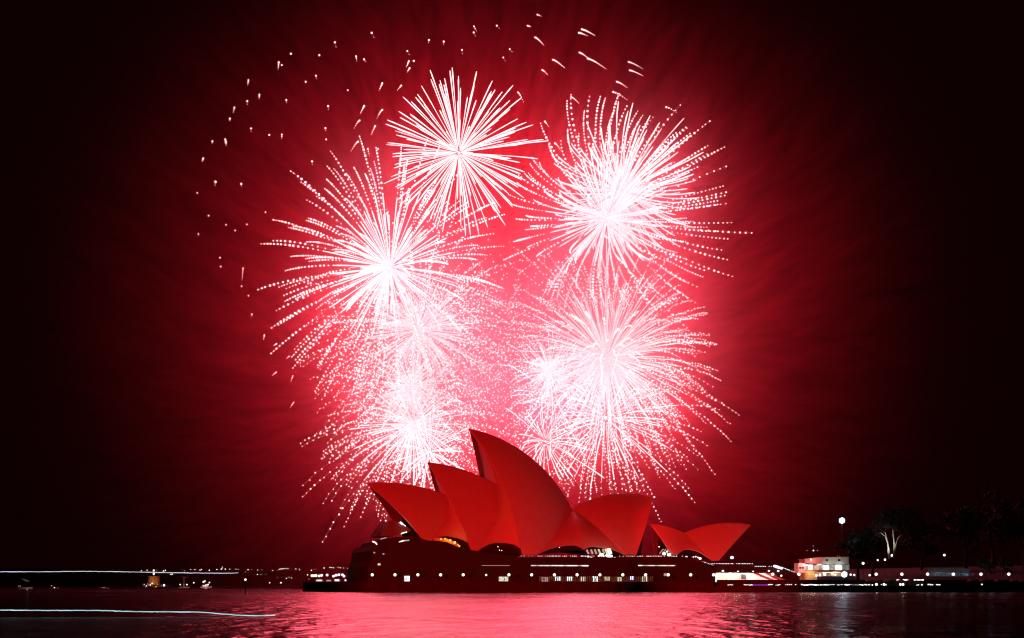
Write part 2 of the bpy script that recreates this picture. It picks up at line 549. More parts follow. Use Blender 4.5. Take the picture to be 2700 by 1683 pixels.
# stray sparks: (x, y, head-to-tail offset, dots)
STRAY = {
 'teardrop spark falling in the dark sky left of the topmost burst': [(980, 87, 6, 12, 2), (883, 112, 3, 12, 2), (767, 142, 0, 5, 1), (842, 146, 2, 6, 1), (735, 165, -2, 18, 4), (743, 172, 0, 6, 1),
   (939, 149, 2, 12, 3), (960, 157, 4, 6, 2), (655, 212, -2, 12, 3), (806, 216, 2, 5, 1), (833, 200, 2, 7, 2), (684, 250, -1, 10, 3), (917, 238, 1, 6, 1), (652, 267, 0, 8, 2), (755, 264, 1, 6, 2),
   (618, 284, -3, 12, 3), (606, 313, 0, 6, 2), (662, 339, 0, 8, 2), (865, 280, 1, 8, 2), (710, 356, 0, 4, 1), (743, 355, 0, 10, 3), (858, 338, 1, 6, 2), (560, 373, -1, 5, 2), (594, 368, -2, 8, 2),
   (596, 374, 0, 10, 3), (860, 368, 1, 2, 1), (536, 418, -3, 8, 3), (823, 426, 0, 8, 2), (569, 480, -2, 10, 2), (636, 485, 0, 6, 2)],
 'dotted spark arc hanging left of the topmost burst': [(960, 280, -10, 20, 6), (1008, 290, -14, 22, 6), (948, 318, -14, 20, 5), (989, 333, -10, 22, 6), (1008, 220, -8, 18, 5), (1058, 226, -10, 12, 4), (944, 374, -18, 24, 6), (970, 393, 4, 18, 4), (997, 393, 1, 6, 1)],
 'spark drop above the topmost burst': [(1074, 135, 5, 9, 2), (1078, 162, -6, 14, 5), (1080, 180, -6, 10, 4), (1091, 161, 3, 4, 1), (1131, 106, -1, 7, 2), (1170, 110, -1, 7, 2), (1250, 70, 6, 12, 3), (1249, 86, 4, 9, 2), (1218, 132, 1, 10, 2),
   (1310, 68, 6, 7, 2), (1391, 68, 8, 3, 3), (1417, 39, 10, 4, 3), (1344, 130, 6, 7, 2), (1327, 152, 5, 9, 2)],
 'dotted spark arc falling right of the topmost burst': [(1411, 99, 22, 20, 9), (1535, 78, 33, 16, 10), (1527, 87, 22, 8, 6), (1458, 158, 30, 21, 10), (1528, 139, 22, 14, 6), (1550, 155, 46, 26, 13), (1430, 185, 13, 12, 5), (1658, 164, 35, 17, 7), (1661, 186, 33, 14, 7),
   (1627, 216, 26, 15, 6), (1617, 243, 36, 20, 7), (1506, 256, 20, 16, 6), (1366, 244, 14, 25, 6), (1437, 321, 10, 13, 4), (1463, 378, 20, 26, 7), (1757, 283, 26, 13, 5)],
 'small spark falling at the far left of the bursts': [(567, 478, -1, 7, 2), (520, 509, 0, 3, 1), (550, 569, 0, 3, 1), (523, 617, 0, 5, 2), (596, 593, 0, 3, 1), (620, 608, 0, 3, 1), (580, 680, 0, 3, 1), (582, 703, 0, 3, 1), (641, 708, -3, 30, 6), (637, 755, 0, 4, 1),
   (655, 780, 0, 4, 1), (664, 829, 0, 6, 2), (697, 884, -2, 12, 4), (729, 907, -8, 5, 4), (762, 940, -6, 6, 3), (728, 982, -10, 8, 4), (772, 992, -5, 14, 5), (774, 1062, -8, 12, 4), (651, 592, 0, 2, 1), (700, 560, 0, 2, 1)],
 'lone white spark dot over the right hand shells': [(1725, 1311, 0, 0, 1), (1573, 1289, 0, 10, 3)],
}
for lab, L in STRAY.items():
    L = sorted(L)
    for i, (x, y, dx, dy, nd) in enumerate(L):
        Y = 915
        k = Y / F
        c = W(x, y, Y)
        mb = MB()
        for j in range(nd):
            t = j / max(1, nd - 1) if nd > 1 else 0
            bend = math.sin(t * PI / 2)
            p = (dx * k * t, 0, -dy * k * (t ** 1.35 if abs(dx) > 12 else t))
            r = (2.4 if nd < 4 else 2.5) * (1 - .66 * t) * k * (1 if 'far left' not in lab else .72) * random.uniform(.85, 1.1)
            mb.ball(p, r, fine=True)
        if nd > 1:
            mb.tube([(0, 0, 0), (dx * k, 0, -dy * k)], .05 * k, 3)
        big = len(L) > 1
        txt = lab if not big else f'{lab}, {nth(i)} from the left'
        tag(mb.build('stray_spark', M['spark'], loc=c), txt, 'spark', 'stray sparks around the bursts')

# ------------------------------------------------------------------ performance hall with sail shells
TH = math.radians(15)
O0 = (0.0, 620.0)
ct, st = math.cos(TH), math.sin(TH)
def loc(px, py, v):
    """local (u, v, z) of the building point seen at a photo pixel when it lies in the plane v"""
    k = (px - CX) / F
    u = (k * (O0[1] + v * ct) - O0[0] + v * st) / (ct - k * st)
    Y = O0[1] + u * st + v * ct
    return Vector((u, v, CAMH + (HY - py) / F * Y))

def sphere_shell(T, Mid, B, Pf, Pr, w, v0=0.0, nt=26, ns=22):
    """west half of a vault: sphere patch between the ridge T-Mid-B and the pedestal Pf-Pr"""
    t, m, b = (loc(*p, v0) for p in (T, Mid, B))
    # circle through the ridge points in the plane v = v0
    ax, ay, bx, by, cx, cy = t.x, t.z, m.x, m.z, b.x, b.z
    d = 2 * (ax * (by - cy) + bx * (cy - ay) + cx * (ay - by))
    ux = ((ax * ax + ay * ay) * (by - cy) + (bx * bx + by * by) * (cy - ay) + (cx * cx + cy * cy) * (ay - by)) / d
    uz = ((ax * ax + ay * ay) * (cx - bx) + (bx * bx + by * by) * (ax - cx) + (cx * cx + cy * cy) * (bx - ax)) / d
    rc = math.hypot(ax - ux, ay - uz)
    pf, pr = loc(*Pf, v0 - w), loc(*Pr, v0 - w)
    pm = (pf + pr) / 2
    dd = (pm.x - ux) ** 2 + (pm.z - uz) ** 2
    cv = (rc * rc - dd - w * w) / (2 * w)
    cen = Vector((ux, v0 + cv, uz))
    R = math.sqrt(rc * rc + cv * cv)
    a0, a1 = math.atan2(t.z - uz, t.x - ux), math.atan2(b.z - uz, b.x - ux)
    if a1 - a0 > PI: a1 -= 2 * PI
    if a0 - a1 > PI: a1 += 2 * PI
    rows = []
    for i in range(nt):
        s = i / (nt - 1)
        a = a0 + (a1 - a0) * s
        top = Vector((ux + rc * math.cos(a), v0, uz + rc * math.sin(a)))
        ped = pf.lerp(pr, s)
        va, vb = ped - cen, top - cen
        ra, rb_ = va.length, vb.length
        va, vb = va.normalized(), vb.normalized()
        om = math.acos(max(-1, min(1, va.dot(vb))))
        row = []
        for j in range(ns):
            q = j / (ns - 1)
            p = (va * math.sin((1 - q) * om) + vb * math.sin(q * om)) / math.sin(om)
            row.append(cen + p * (ra + (rb_ - ra) * q))
        rows.append(row)
    return rows, R, cv

def mirror(rows, v0):
    return [[Vector((p.x, 2 * v0 - p.y, p.z)) for p in r] for r in rows]

def solid_sheet(mb, rows, th, v0):
    """a curved sheet with thickness, thickened towards the inside of the hall"""
    n, m = len(rows), len(rows[0])
    inner = []
    for i in range(n):
        r = []
        for j in range(m):
            a = rows[min(i + 1, n - 1)][j] - rows[max(i - 1, 0)][j]
            b = rows[i][min(j + 1, m - 1)] - rows[i][max(j - 1, 0)]
            nn = a.cross(b)
            nn = nn.normalized() if nn.length > 1e-6 else Vector((0, 1, 0))
            if nn.y * (1 if rows[i][0].y < v0 else -1) < 0: nn = -nn
            r.append(rows[i][j] + nn * th)
        inner.append(r)
    mb.grid(rows)
    o = len(mb.v)
    mb.grid(inner)
    base = o - n * m
    def q(i, j, s): return (base if s == 0 else o) + i * m + j
    for i in range(n - 1):
        for j in (0, m - 1):
            mb.f.append((q(i, j, 0), q(i + 1, j, 0), q(i + 1, j, 1), q(i, j, 1)))
    for j in range(m - 1):
        for i in (0, n - 1):
            mb.f.append((q(i, j, 0), q(i, j + 1, 0), q(i, j + 1, 1), q(i, j, 1)))

def add_vault(root, v0, label=None, **k):
    rows, R, cv = sphere_shell(v0=v0, **k)
    mb = MB()
    solid_sheet(mb, rows, .9, v0)
    solid_sheet(mb, mirror(rows, v0), .9, v0)
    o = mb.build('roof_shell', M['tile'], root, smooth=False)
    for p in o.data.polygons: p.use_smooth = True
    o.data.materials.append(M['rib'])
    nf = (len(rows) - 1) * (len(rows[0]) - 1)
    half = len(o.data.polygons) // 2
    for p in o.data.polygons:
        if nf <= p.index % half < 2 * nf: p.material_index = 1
    # smooth shading split at the sheet's rims
    try:
        o.data.set_sharp_from_angle(angle=math.radians(35))
    except Exception:
        pass
    if label: o['label'] = label
    return rows

def edge_at(rows, q, i):
    r = rows[i]
    x = max(0, min(1, q)) * (len(r) - 1)
    a = int(min(x, len(r) - 2)); f = x - a
    return r[a].lerp(r[a + 1], f)

def mouth_glass(root, rows, v0, i=3, top=.86, out=0.0, mat='glass_dark'):
    """glass wall closing the open end of a vault"""
    g = []
    for j in range(16):
        q = j / 15 * top
        a = edge_at(rows, q, i)
        b = Vector((a.x, 2 * v0 - a.y, a.z))
        row = []
        for s in range(13):
            x = s / 12
            p = a.lerp(b, x)
            bul = math.sin(PI * x) * out * (1 - q) ** 1.0
            row.append(Vector((p.x + bul, p.y, p.z)))
        g.append(row)
    mb = MB(); mb.grid(g)
    return mb.build('glass_wall', M[mat], root)

def side_vault(root, e1, e2, v0, hm=3.0, inset=.5, n=16):
    """low side shell spanning two vault edges with an arched opening (hm metres high) below; also its glass"""
    ts = np.linspace(0, .97, 60)
    z1 = np.array([e1(t).z for t in ts]); z2 = np.array([e2(t).z for t in ts])
    def surf(glass, ins):
        rows = []
        for i in range(n):
            s = i / (n - 1)
            h = hm * (1 - abs(2 * s - 1) ** 3.4)
            t1, t2 = np.interp(z1[0] + h, z1, ts), np.interp(z2[0] + h, z2, ts)
            r = []
            for j in range(14):
                f = j / 13
                if glass: p = e1(t1 * f).lerp(e2(t2 * f), s)
                else: p = e1(t1 + (.97 - t1) * f).lerp(e2(t2 + (.97 - t2) * f), s)
                r.append(Vector((p.x, p.y + ins, p.z)))
            rows.append(r)
        return rows
    a = surf(False, inset)
    for part in (a, mirror(a, v0)):
        mb = MB()
        solid_sheet(mb, part, .5, v0)
        o = mb.build('side_shell', M['tile'], root)
        for p in o.data.polygons: p.use_smooth = True
        o.data.set_sharp_from_angle(angle=math.radians(35))
    g = surf(True, inset + 1.6)
    for part in (g, mirror(g, v0)):
        MB().grid(part).build('foyer_window', M['glass_dark'], root)

hall = empty('performance_hall', (O0[0], O0[1], 0), TH)
tag(hall, 'large performance hall with tall red lit sail shells on a dark granite podium', 'concert hall')
A1 = add_vault(hall, 0, T=(968, 1274), Mid=(1121, 1287), B=(1215, 1325), Pf=(1112, 1416), Pr=(1133, 1426), w=18)
A2 = add_vault(hall, 0, T=(1128, 1219), Mid=(1226, 1240), B=(1345, 1302), Pf=(1243, 1450), Pr=(1259, 1453), w=21)
A3 = add_vault(hall, 0, T=(1237, 1130), Mid=(1382, 1193), B=(1508, 1343), Pf=(1377, 1464), Pr=(1414, 1464), w=24)
SS = add_vault(hall, 0, T=(1722, 1312), Mid=(1620, 1303), B=(1507, 1342), Pf=(1678, 1463), Pr=(1650, 1463), w=22)
mouth_glass(hall, A1, 0, i=6, top=.80)
mouth_glass(hall, A2, 0, i=5, top=.80)
mouth_glass(hall, A3, 0, i=5, top=.80)
mouth_glass(hall, SS, 0, i=2, top=.72, out=9)
def rear(rows):  return lambda t: edge_at(rows, t, len(rows) - 1)
def front(rows, du=2.2): return lambda t: edge_at(rows, t, 0) + Vector((du * (1 - .3 * t), 0.6, 0))
side_vault(hall, rear(A1), front(A2), 0, 3.4)
side_vault(hall, rear(A2), front(A3), 0, 4.2)
mid = loc(1541, 1449, -23)
apex = rear(A3)(1.0)
def midline(t): return mid.lerp(apex, t) + Vector((0, -3.5 * math.sin(PI * t), 1.5 * math.sin(PI * t)))
side_vault(hall, rear(A3), midline, 0, 2.8)
side_vault(hall, midline, rear(SS), 0, 2.0)

# podium
VF = -30
def poly(pts, v=VF): return [(lambda q: (q.x, q.z))(loc(x, y, v)) for x, y in pts]
pod = MB()
pod.prism(poly([(969, 1538), (970, 1508), (974, 1490), (982, 1476), (984, 1452), (993, 1438), (1045, 1431), (1100, 1424), (1130, 1425), (1172, 1434), (1229, 1449), (1268, 1455), (1330, 1462),
                (1363, 1466), (1365, 1470), (1812, 1470), (1880, 1497), (1884, 1538)]), VF, 26)
cor = MB()
for x0, x1, y in ((1365, 1815, 1471.5), (969, 1365, 1497)):
    a, b = loc(x0, y, VF), loc(x1, y, VF)
    cor.box(a.x, b.x, VF - .5, VF, a.z - .35, a.z)
cor.build('podium_cornice', M['granite'], hall)
fin = pod
for x in np.arange(1000, 1880, 9.0):
    a = loc(x, 1505, VF); b = loc(x, 1476, VF)
    if x < 1365: b.z = loc(x, 1499, VF).z
    fin.box(a.x - .09, a.x + .09, VF - .14, VF, a.z, b.z)
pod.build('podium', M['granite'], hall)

def facade_strip(root, x0, x1, y, h, mat, name='strip_window', v=VF):
    a, b = loc(x0, y, v), loc(x1, y, v)
    mb = MB(); mb.box(a.x, b.x, v - .25, v - .02, a.z - h / 2, a.z + h / 2)
    return mb.build(name, M[mat], root)
facade_strip(hall, 1400, 1551, 1491.5, .42, 'strip')
facade_strip(hall, 1683, 1780, 1491.5, .38, 'strip')
facade_strip(hall, 1270, 1343, 1491.5, .16, 'bulb_dim')
facade_strip(hall, 1422, 1722, 1527, 2.2, 'wall_glow', 'lit_colonnade_wall')  # dim light on this wall put in as a glow of its own
for x in np.arange(1420, 1726, 5.2):
    col = MB()
    a, b = loc(x, 1535.5, VF), loc(x, 1519, VF)
    col.box(a.x - .12, a.x + .12, VF - .75, VF - .5, a.z, b.z)
    col.build('column', M['granite'], hall)
def window(root, x0, x1, y0, y1, mat, v=VF - .3, lean=0):
    a, b = loc(x0, y1, v), loc(x1, y0, v)
    mb = MB(); mb.box(a.x, b.x, v - .08, v, a.z, b.z)
    p = mb.build('window', M[mat], root)
    fr = MB(); t = .09
    fr.box(a.x - t, a.x, v - .16, v, a.z - t, b.z + t); fr.box(b.x, b.x + t, v - .16, v, a.z - t, b.z + t)
    fr.box(a.x, b.x, v - .16, v, b.z, b.z + t); fr.box(a.x, b.x, v - .16, v, a.z - t, a.z)
    mx = (a.x + b.x) / 2
    fr.box(mx - .05, mx + .05, v - .14, v - .085, a.z, b.z)
    fr.build('window_frame', M['metal'], p)
    return p
for x0, x1, y0, y1, m_ in ((1066, 1080, 1519, 1533, 'pane_white'), (1315, 1340, 1521, 1533, 'pane_cream'), (1325, 1334, 1521, 1529, 'pane_white'), (1428, 1445, 1522, 1534, 'bulb_dim'), (1462, 1478, 1521, 1531, 'pane_white'),
                           (1494, 1510, 1521, 1532, 'pane_white'), (1530, 1543, 1521, 1533, 'pane_cream'), (1561, 1577, 1520, 1534, 'pane_white'), (1594, 1608, 1521, 1531, 'pane_cream'),
                           (1627, 1640, 1522, 1533, 'pane_cream'), (1660, 1671, 1520, 1529, 'pane_blue'), (1692, 1707, 1520, 1534, 'pane_cream'), (1750, 1762, 1512, 1519, 'bulb_dim'),
                           (985, 989, 1456, 1459, 'pane_cream'), (1009, 1013, 1460, 1462, 'pane_blue'), (996, 1003, 1486, 1491, 'pane_cream')):
    window(hall, x0, x1, y0, y1, m_)

def fitting(root, pts, v, r=.2, mat='bulb', name='light_fitting'):
    for p in pts:
        rr = p[2] if len(p) > 2 else r
        mb = MB(); mb.ball((0, 0, 0), rr, sx=1.35)
        mb.build(name, M[mat], root, loc=loc(p[0], p[1], v))
# lamps along the podium balustrade: groups of (from, to, count)
bal = []
for a, b, n in ((1374, 1382, 2), (1394, 1403, 2), (1419, 1429, 3), (1439, 1448, 3), (1452, 1476, 7), (1484, 1493, 3), (1504, 1519, 4), (1533, 1547, 5), (1556, 1566, 3), (1634, 1643, 2), (1653, 1672, 5), (1681, 1694, 4),
                (1706, 1740, 9), (1744, 1752, 2), (1770, 1784, 4), (1799, 1799, 1)):
    for i in range(n):
        bal.append((a + (b - a) * i / max(1, n - 1), 1466.8 + random.uniform(-.3, .3), random.uniform(.10, .17)))
bal += [(1551, 1468, .4), (1559, 1471, .4), (1579, 1466, .35), (1592, 1467, .3), (1621, 1470, .25), (1810, 1468.5, .35)]
fitting(hall, bal, VF + 1.0)
fitting(hall, [(1586, 1463, .72), (1605, 1466, .75), (1611, 1467, .6), (1600, 1465, .5)], VF + 2)
rail = MB()
a, b = loc(1366, 1468.5, VF + .6), loc(1812, 1468.5, VF + .6)
rail.box(a.x, b.x, VF + .5, VF + .7, a.z + .05, a.z + .25)
rail.build('balustrade_rail', M['metal'], hall)
# glowing foyer under the second side shell, seen between slanted mullions
for i, (x, m_) in enumerate(((1550, 'bulb_dim'), (1561, 'bulb_dim'), (1571, 'bulb_dim'), (1581, 'pane_cream'), (1592, 'bulb_dim'), (1599, 'pane_cream'), (1605, 'bulb_warm'), (1610, 'bulb_warm'))):
    p0, p1 = loc(x + 2, 1461, -24), loc(x - 3, 1450 - i * .5, -24)
    mb = MB(); mb.tube([p0, p1], .42, 4)
    mb.build('foyer_light', M[m_], hall)
for x, y, r in ((1163, 1422, .42), (1174, 1421, .42), (1187, 1425, .5), (1199, 1431, .62), (1211, 1440, .4), (1207, 1436, .3), (1180, 1424, .3)):
    mb = MB(); mb.ball((0, 0, 0), r, sz=.9); mb.build('pendant_lamp', M['bulb_amber'], hall, loc=loc(x, y, -21.5))
amb = MB()
rowa = [loc(x, y, -20) for x, y in ((1143, 1419), (1160, 1418), (1180, 1421), (1198, 1428), (1213, 1440))]
rowb = [loc(x, y, -20) for x, y in ((1143, 1426), (1160, 1427), (1180, 1430), (1198, 1438), (1213, 1448))]
amb.grid([rowa, rowb]); amb.build('foyer_interior', node_mat('amber_interior', (.5, .2, .05), .7), hall)
lamp('POINT', 'foyer_glow', loc(1185, 1432, -22), (1, .5, .12), 350, .4, hall)
for x, y in ((1313, 1442), (1317, 1451), (1323, 1452), (1475, 1444)):
    mb = MB(); mb.ball((0, 0, 0), .2); mb.build('pendant_lamp', M['bulb_warm'], hall, loc=loc(x, y, -26))
# glazed north foyer and its terraces below the lowest shell
fy = MB()
fy.prism(poly([(1031, 1373), (1052, 1376), (1084, 1397), (1078, 1404), (1040, 1413), (1004, 1413)], -14), -14, 14)
fy.build('glass_foyer', M['glass_pale'], hall)
ml = MB()
for i in range(9):
    x = 1012 + i * 7.6
    ml.tube([loc(x, 1412.5 - i * .7, -14.1), loc(1036 + i * 5.3, 1374.5 + i * 2.4, -14.1)], .09, 4)
ml.build('foyer_mullion', M['metal'], hall)
for pts, r, m_ in ((((1055, 1377), (1058, 1380), (1062, 1382.5)), .42, 'bulb'), (((1062, 1382), (1070, 1388)), .16, 'bulb_warm'), (((1058, 1407), (1073, 1403)), .2, 'bulb_warm'),
                   (((1048, 1434), (1056, 1428.5), (1064, 1426), (1079, 1425)), .26, 'strip'), (((1075, 1420), (1085, 1420)), .22, 'bulb_warm'), (((982, 1428), (990, 1431), (994, 1436)), .28, 'bulb_warm'),
                   (((1035, 1437), (1047, 1434)), .2, 'bulb'), (((1003, 1422), (1019, 1418)), .22, 'bulb_dim')):
    mb = MB(); mb.tube([loc(x, y, VF + 2 if y > 1424 else -15) for x, y in pts], r, 5)
    mb.build('terrace_light', M[m_], hall)
fitting(hall, [(1012, 1425.5, .34), (1032, 1422, .34), (1022, 1427, .25), (1025, 1432, .25), (1096, 1424, .3)], -16)
ter = MB()
ter.prism(poly([(984, 1440), (990, 1428), (1020, 1419), (1080, 1413), (1118, 1418), (1118, 1428), (1045, 1433)], -17), -17, 17)
ter.build('terrace', M['granite'], hall)

# small restaurant shells
rest = empty('shell_restaurant', (O0[0], O0[1], 0), TH)
tag(rest, 'pair of small low red lit shells facing apart at the right end of the podium', 'restaurant')
RV = -17
R1 = add_vault(rest, RV, T=(1717, 1381), Mid=(1762, 1389.5), B=(1806, 1405), Pf=(1770, 1459), Pr=(1788, 1461), w=10)
R2 = add_vault(rest, RV, T=(1979, 1384.5), Mid=(1895, 1380.5), B=(1806, 1404.6), Pf=(1897, 1477), Pr=(1878, 1477), w=11)
mouth_glass(rest, R1, RV, i=6, top=.8)
mouth_glass(rest, R2, RV, i=3, top=.72, out=5, mat='glass_pale')
side_vault(rest, rear(R1), rear(R2), RV, 3.2, inset=.3)
for i, (x, m_) in enumerate(((1748, 'bulb_dim'), (1755, 'bulb_dim'), (1762, 'bulb_dim'))):
    p0, p1 = loc(x - 9, 1460, -27), loc(x + 1, 1448, -27)
    mb = MB(); mb.tube([p0, p1], .22, 4); mb.build('glazing_light', M[m_], rest)
fitting(rest, [(1738, 1442, .25), (1751, 1460.5, .62), (1764, 1463, .68), (1759, 1455, .36), (1846, 1473, .5), (1834, 1468, .3), (1828, 1469, .22), (1840, 1470, .3), (1930, 1470.5, .62)], -28, name='table_lamp')

# grand stair and concourse
stair = empty('grand_stair', (O0[0], O0[1], 0), TH)
tag(stair, 'broad stair and raised concourse descending to the right beside the podium', 'staircase')
SV = -29
sb = MB()
sb.prism(poly([(1886, 1510), (1886, 1489), (1985, 1489), (1992, 1496), (2046, 1496), (2168, 1533), (2160, 1536), (2080, 1530), (2040, 1511)], SV), SV, 14)
sb.build('stair_slab', M['granite'], stair)
un = MB()
a, b = loc(1888, 1537, SV + 10), loc(2120, 1509, SV + 10)
un.box(a.x, b.x, SV + 10, SV + 11, a.z, b.z)
un.build('undercroft_wall', M['white_paint'], stair)
for x0, x1 in ((1988, 2042), (2018, 2075), (2056, 2110)):
    mb = MB(); mb.tube([loc(x0, 1510, SV + 3), loc(x1, 1533, SV + 3)], .5, 4)
    mb.build('slanted_beam', M['white_paint'], stair)
mb = MB(); a, b = loc(1955, 1527, SV + 9.6), loc(1968, 1515, SV + 9.6); mb.box(a.x, b.x, SV + 9.5, SV + 9.9, a.z, b.z); mb.build('doorway', M['metal'], stair)
for x, pw, c_ in ((1915, 900, (1, .95, .6)), (1940, 1500, (1, .95, .62)), (1985, 1300, (.85, 1, .9)), (2030, 900, (.9, 1, .95)), (2075, 600, (.9, 1, .95))):
    lamp('POINT', 'concourse_light', loc(x, 1516, SV + 6), c_, pw, .3, stair)
mb = MB(); a, b = loc(1886, 1535, SV), loc(1893, 1513, SV); mb.box(a.x, b.x, SV - .2, SV - .05, a.z, b.z); mb.build('lit_pillar', M['pane_white'], stair)
lt = []
for a, b, n, y0, y1 in ((1853, 1880, 8, 1481.5, 1490), (1875, 1884, 3, 1486.5, 1486.5), (1889, 1920, 9, 1486.7, 1486.7), (1925, 1932, 3, 1486.7, 1486.7), (1942, 1958, 5, 1486.7, 1486.7), (1962, 1984, 6, 1486.7, 1486.7),
                        (1991, 2018, 7, 1493.6, 1493.6), (2028, 2040, 3, 1493.6, 1493.6), (2064, 2082, 8, 1497, 1504), (2087, 2103, 6, 1506, 1509.5), (2117, 2144, 11, 1514, 1524.5), (2158, 2164, 3, 1526, 1528.5)):
    for i in range(n):
        f = i / max(1, n - 1)
        lt.append((a + (b - a) * f, y0 + (y1 - y0) * f, random.uniform(.10, .17)))
lt += [(2043, 1493, .55), (2049, 1495, .6), (2054, 1497, .55), (2060, 1498.5, .55)]
fitting(stair, lt[:95], SV - .3)
fitting(stair, [(1906, 1505.7, .38), (1946, 1507, .3), (1986, 1507, .25), (2027.5, 1505.7, .36), (2052, 1506, .4)], SV - .4, name='ceiling_light')

# ------------------------------------------------------------------ quay: promenade, sea wall, lower walk
def world_extrude(name, mat, pts, z0, z1, parent=None):
    """plan polygon (x,y) pulled from z0 to z1"""
    n = len(pts)
    mb = MB()
    mb.add([(x, y, z0) for x, y in pts] + [(x, y, z1) for x, y in pts],
           [tuple(range(n - 1, -1, -1)), tuple(range(n, 2 * n))] + [(i, (i + 1) % n, (i + 1) % n + n, i + n) for i in range(n)])
    return mb.build(name, M[mat], parent)
def X(px, Y): return (px - CX) / F * Y
YQ = 560
edge = [(X(798, 640), 640), (X(806, 618), 618), (X(865, 580), 580), (X(960, 564), 564), (X(1100, YQ), YQ), (X(1883, YQ), YQ)]
low = [(X(1883, YQ), YQ + .2), (X(2330, YQ), YQ + .2), (X(2900, YQ), YQ + 4)]
tag(world_extrude('promenade', 'paving', [(x + (1.2 if i < 3 else 0), y + 1.2) for i, (x, y) in enumerate(edge)] + [(X(1885, YQ), 580), (X(2900, 580), 580), (X(2900, 760), 760), (X(900, 760), 760), (X(830, 690), 690)], -1, 4.0), kind='structure')
tag(world_extrude('lower_walk', 'paving', [(x, y + 1.2) for x, y in low] + [(X(2900, 579.7), 579.7), (X(1883, 579.7), 579.7)], -1, 2.3), kind='structure')
mb = MB()
def wall_run(mb, pts, h0, h1, th=1.2):
    for (xa, ya), (xb, yb) in zip(pts[:-1], pts[1:]):
        mb.add([(xa, ya, h0), (xb, yb, h0), (xb, yb, h1), (xa, ya, h1), (xa + (th if ya > yb + 5 else 0), ya + th, h0), (xb, yb + th, h0), (xb, yb + th, h1), (xa, ya + th, h1)],
               [(0, 1, 2, 3), (5, 4, 7, 6), (3, 2, 6, 7), (4, 5, 1, 0), (0, 3, 7, 4), (1, 5, 6, 2)])
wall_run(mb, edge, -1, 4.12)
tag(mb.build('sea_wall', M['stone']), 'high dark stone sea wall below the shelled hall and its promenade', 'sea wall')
mb = MB(); wall_run(mb, low, -1, 2.42)
tag(mb.build('sea_wall', M['stone']), 'lower dark stone sea wall running right below the terrace umbrellas', 'sea wall')
mb = MB()
wall_run(mb, [(X(1890, 579.4), 579.4), (X(2900, 579.4), 579.4)], 2.3, 4.9, .5)
tag(mb.build('retaining_wall', M['stone']), 'long low wall between the lower walk and the upper promenade', 'wall')

# globe lamps on the promenade
def make_globe(h, r, lab, group, light=0):
    root = empty('globe_lamp', (0, 0, 0))
    tag(root, lab, 'street lamp', group)
    p = MB(); p.tube([(0, 0, 0), (0, 0, h - r * .8)], [.09, .06], 6); p.lathe([(.16, 0), (.16, .3), (.09, .38)], n=8)
    p.build('lamp_post', M['metal'], root)
    g = MB(); g.ball((0, 0, h), r); g.build('lamp_globe', M['bulb'], root)
    if light: lamp('POINT', 'lamp_light', (0, 0, h), (1, .93, .85), light, r + .05, root)
    return root
def set_row(proto, spots, labf, h):
    for i, (px, py, Y) in enumerate(spots):
        o = proto if i == 0 else copy_tree(proto)
        p = W(px, py, Y)
        o.location = (p.x, p.y, p.z - h)
        o['label'] = labf(i)
Hs = 2.95
row = [(x, 1516, 563) for x in (1041.5, 1101.7, 1161.8, 1221.4, 1342, 1401.7, 1461.8, 1521.6, 1581.8, 1642.2, 1702.3, 1762, 1821.2, 1881.5)]
row = [(981.5, 1516, 567)] + row
pr = make_globe(Hs, .58, '', 'globe lamps along the high sea wall', 45)
set_row(pr, row, lambda i: f'glowing white globe lamp on the high sea wall, {nth(i)} from the left', Hs)
row2 = [(2037.5, 1514.5), (2106.5, 1514.5), (2174.5, 1514.5), (2310.2, 1514.4), (2378, 1514.4), (2445.8, 1514.4), (2514, 1514.4), (2586.6, 1514.4), (2660, 1514.2)]
pr = make_globe(3.1, .62, '', 'globe lamps on the upper promenade at the right', 30)
set_row(pr, [(x, y, 582) for x, y in row2], lambda i: f'white globe lamp above the lower walk at the right, {nth(i)} from the left', 3.1)
sm = [(1282, 1516.5), (1907, 1516.5), (1915.5, 1516.3), (1925.5, 1516.3), (1949, 1514.5), (1967.5, 1514), (2060, 1518.5), (2202.5, 1515.5), (2243, 1515.5), (2252.5, 1516.5), (2293, 1517)]
pr = make_globe(3.0, .42, '', 'small globe lamps near the stair and kiosk')
set_row(pr, [(x, y, 581) for x, y in sm], lambda i: f'smaller white globe lamp near the stair and lit pavilion, {nth(i)} from the left', 3.0)
crowd = [(822.5, 1518.3), (828, 1518.3), (833.5, 1518), (841.5, 1519), (848, 1517.3), (862.5, 1516.6), (879.5, 1519.5), (886.5, 1517), (893.8, 1515.8), (903, 1516), (907, 1519.5), (922, 1516), (924, 1520), (946.5, 1521)]
pr = make_globe(3.0, .56, '', 'globe lamps crowded on the northern quay')
set_row(pr, [(x, y, 640) for x, y in crowd], lambda i: f'white globe lamp in the tight cluster at the quay tip, {nth(i)} from the left', 3.0)
lo = [(911, 1530.5, .4), (924, 1530, .45), (955, 1520.8, .28), (962, 1520.6, .28), (968, 1520.6, .28), (977, 1520.2, .28)]
for i, (x, y, r) in enumerate(lo):
    o = make_globe(2.2, r, f'low bollard lamp between the quay tip cluster and the podium, {nth(i)} from the left', 'low bollard lamps at the quay tip')
    p = W(x, y, 630); o.location = (p.x, p.y, p.z - 2.2)
hi = [(2275.8, 1485.7, .62), (2314.2, 1477.2, .42), (2333.5, 1476, .5), (2352, 1465, .6), (2490, 1464, .55)]
for i, (x, y, r) in enumerate(hi):
    p = W(x, y, 660)
    o = make_globe(p.z - 4, r, f'tall white globe lamp on the wooded slope behind, {nth(i)} from the left', 'tall lamps on the wooded slope')
    o.location = (p.x, p.y, 4)

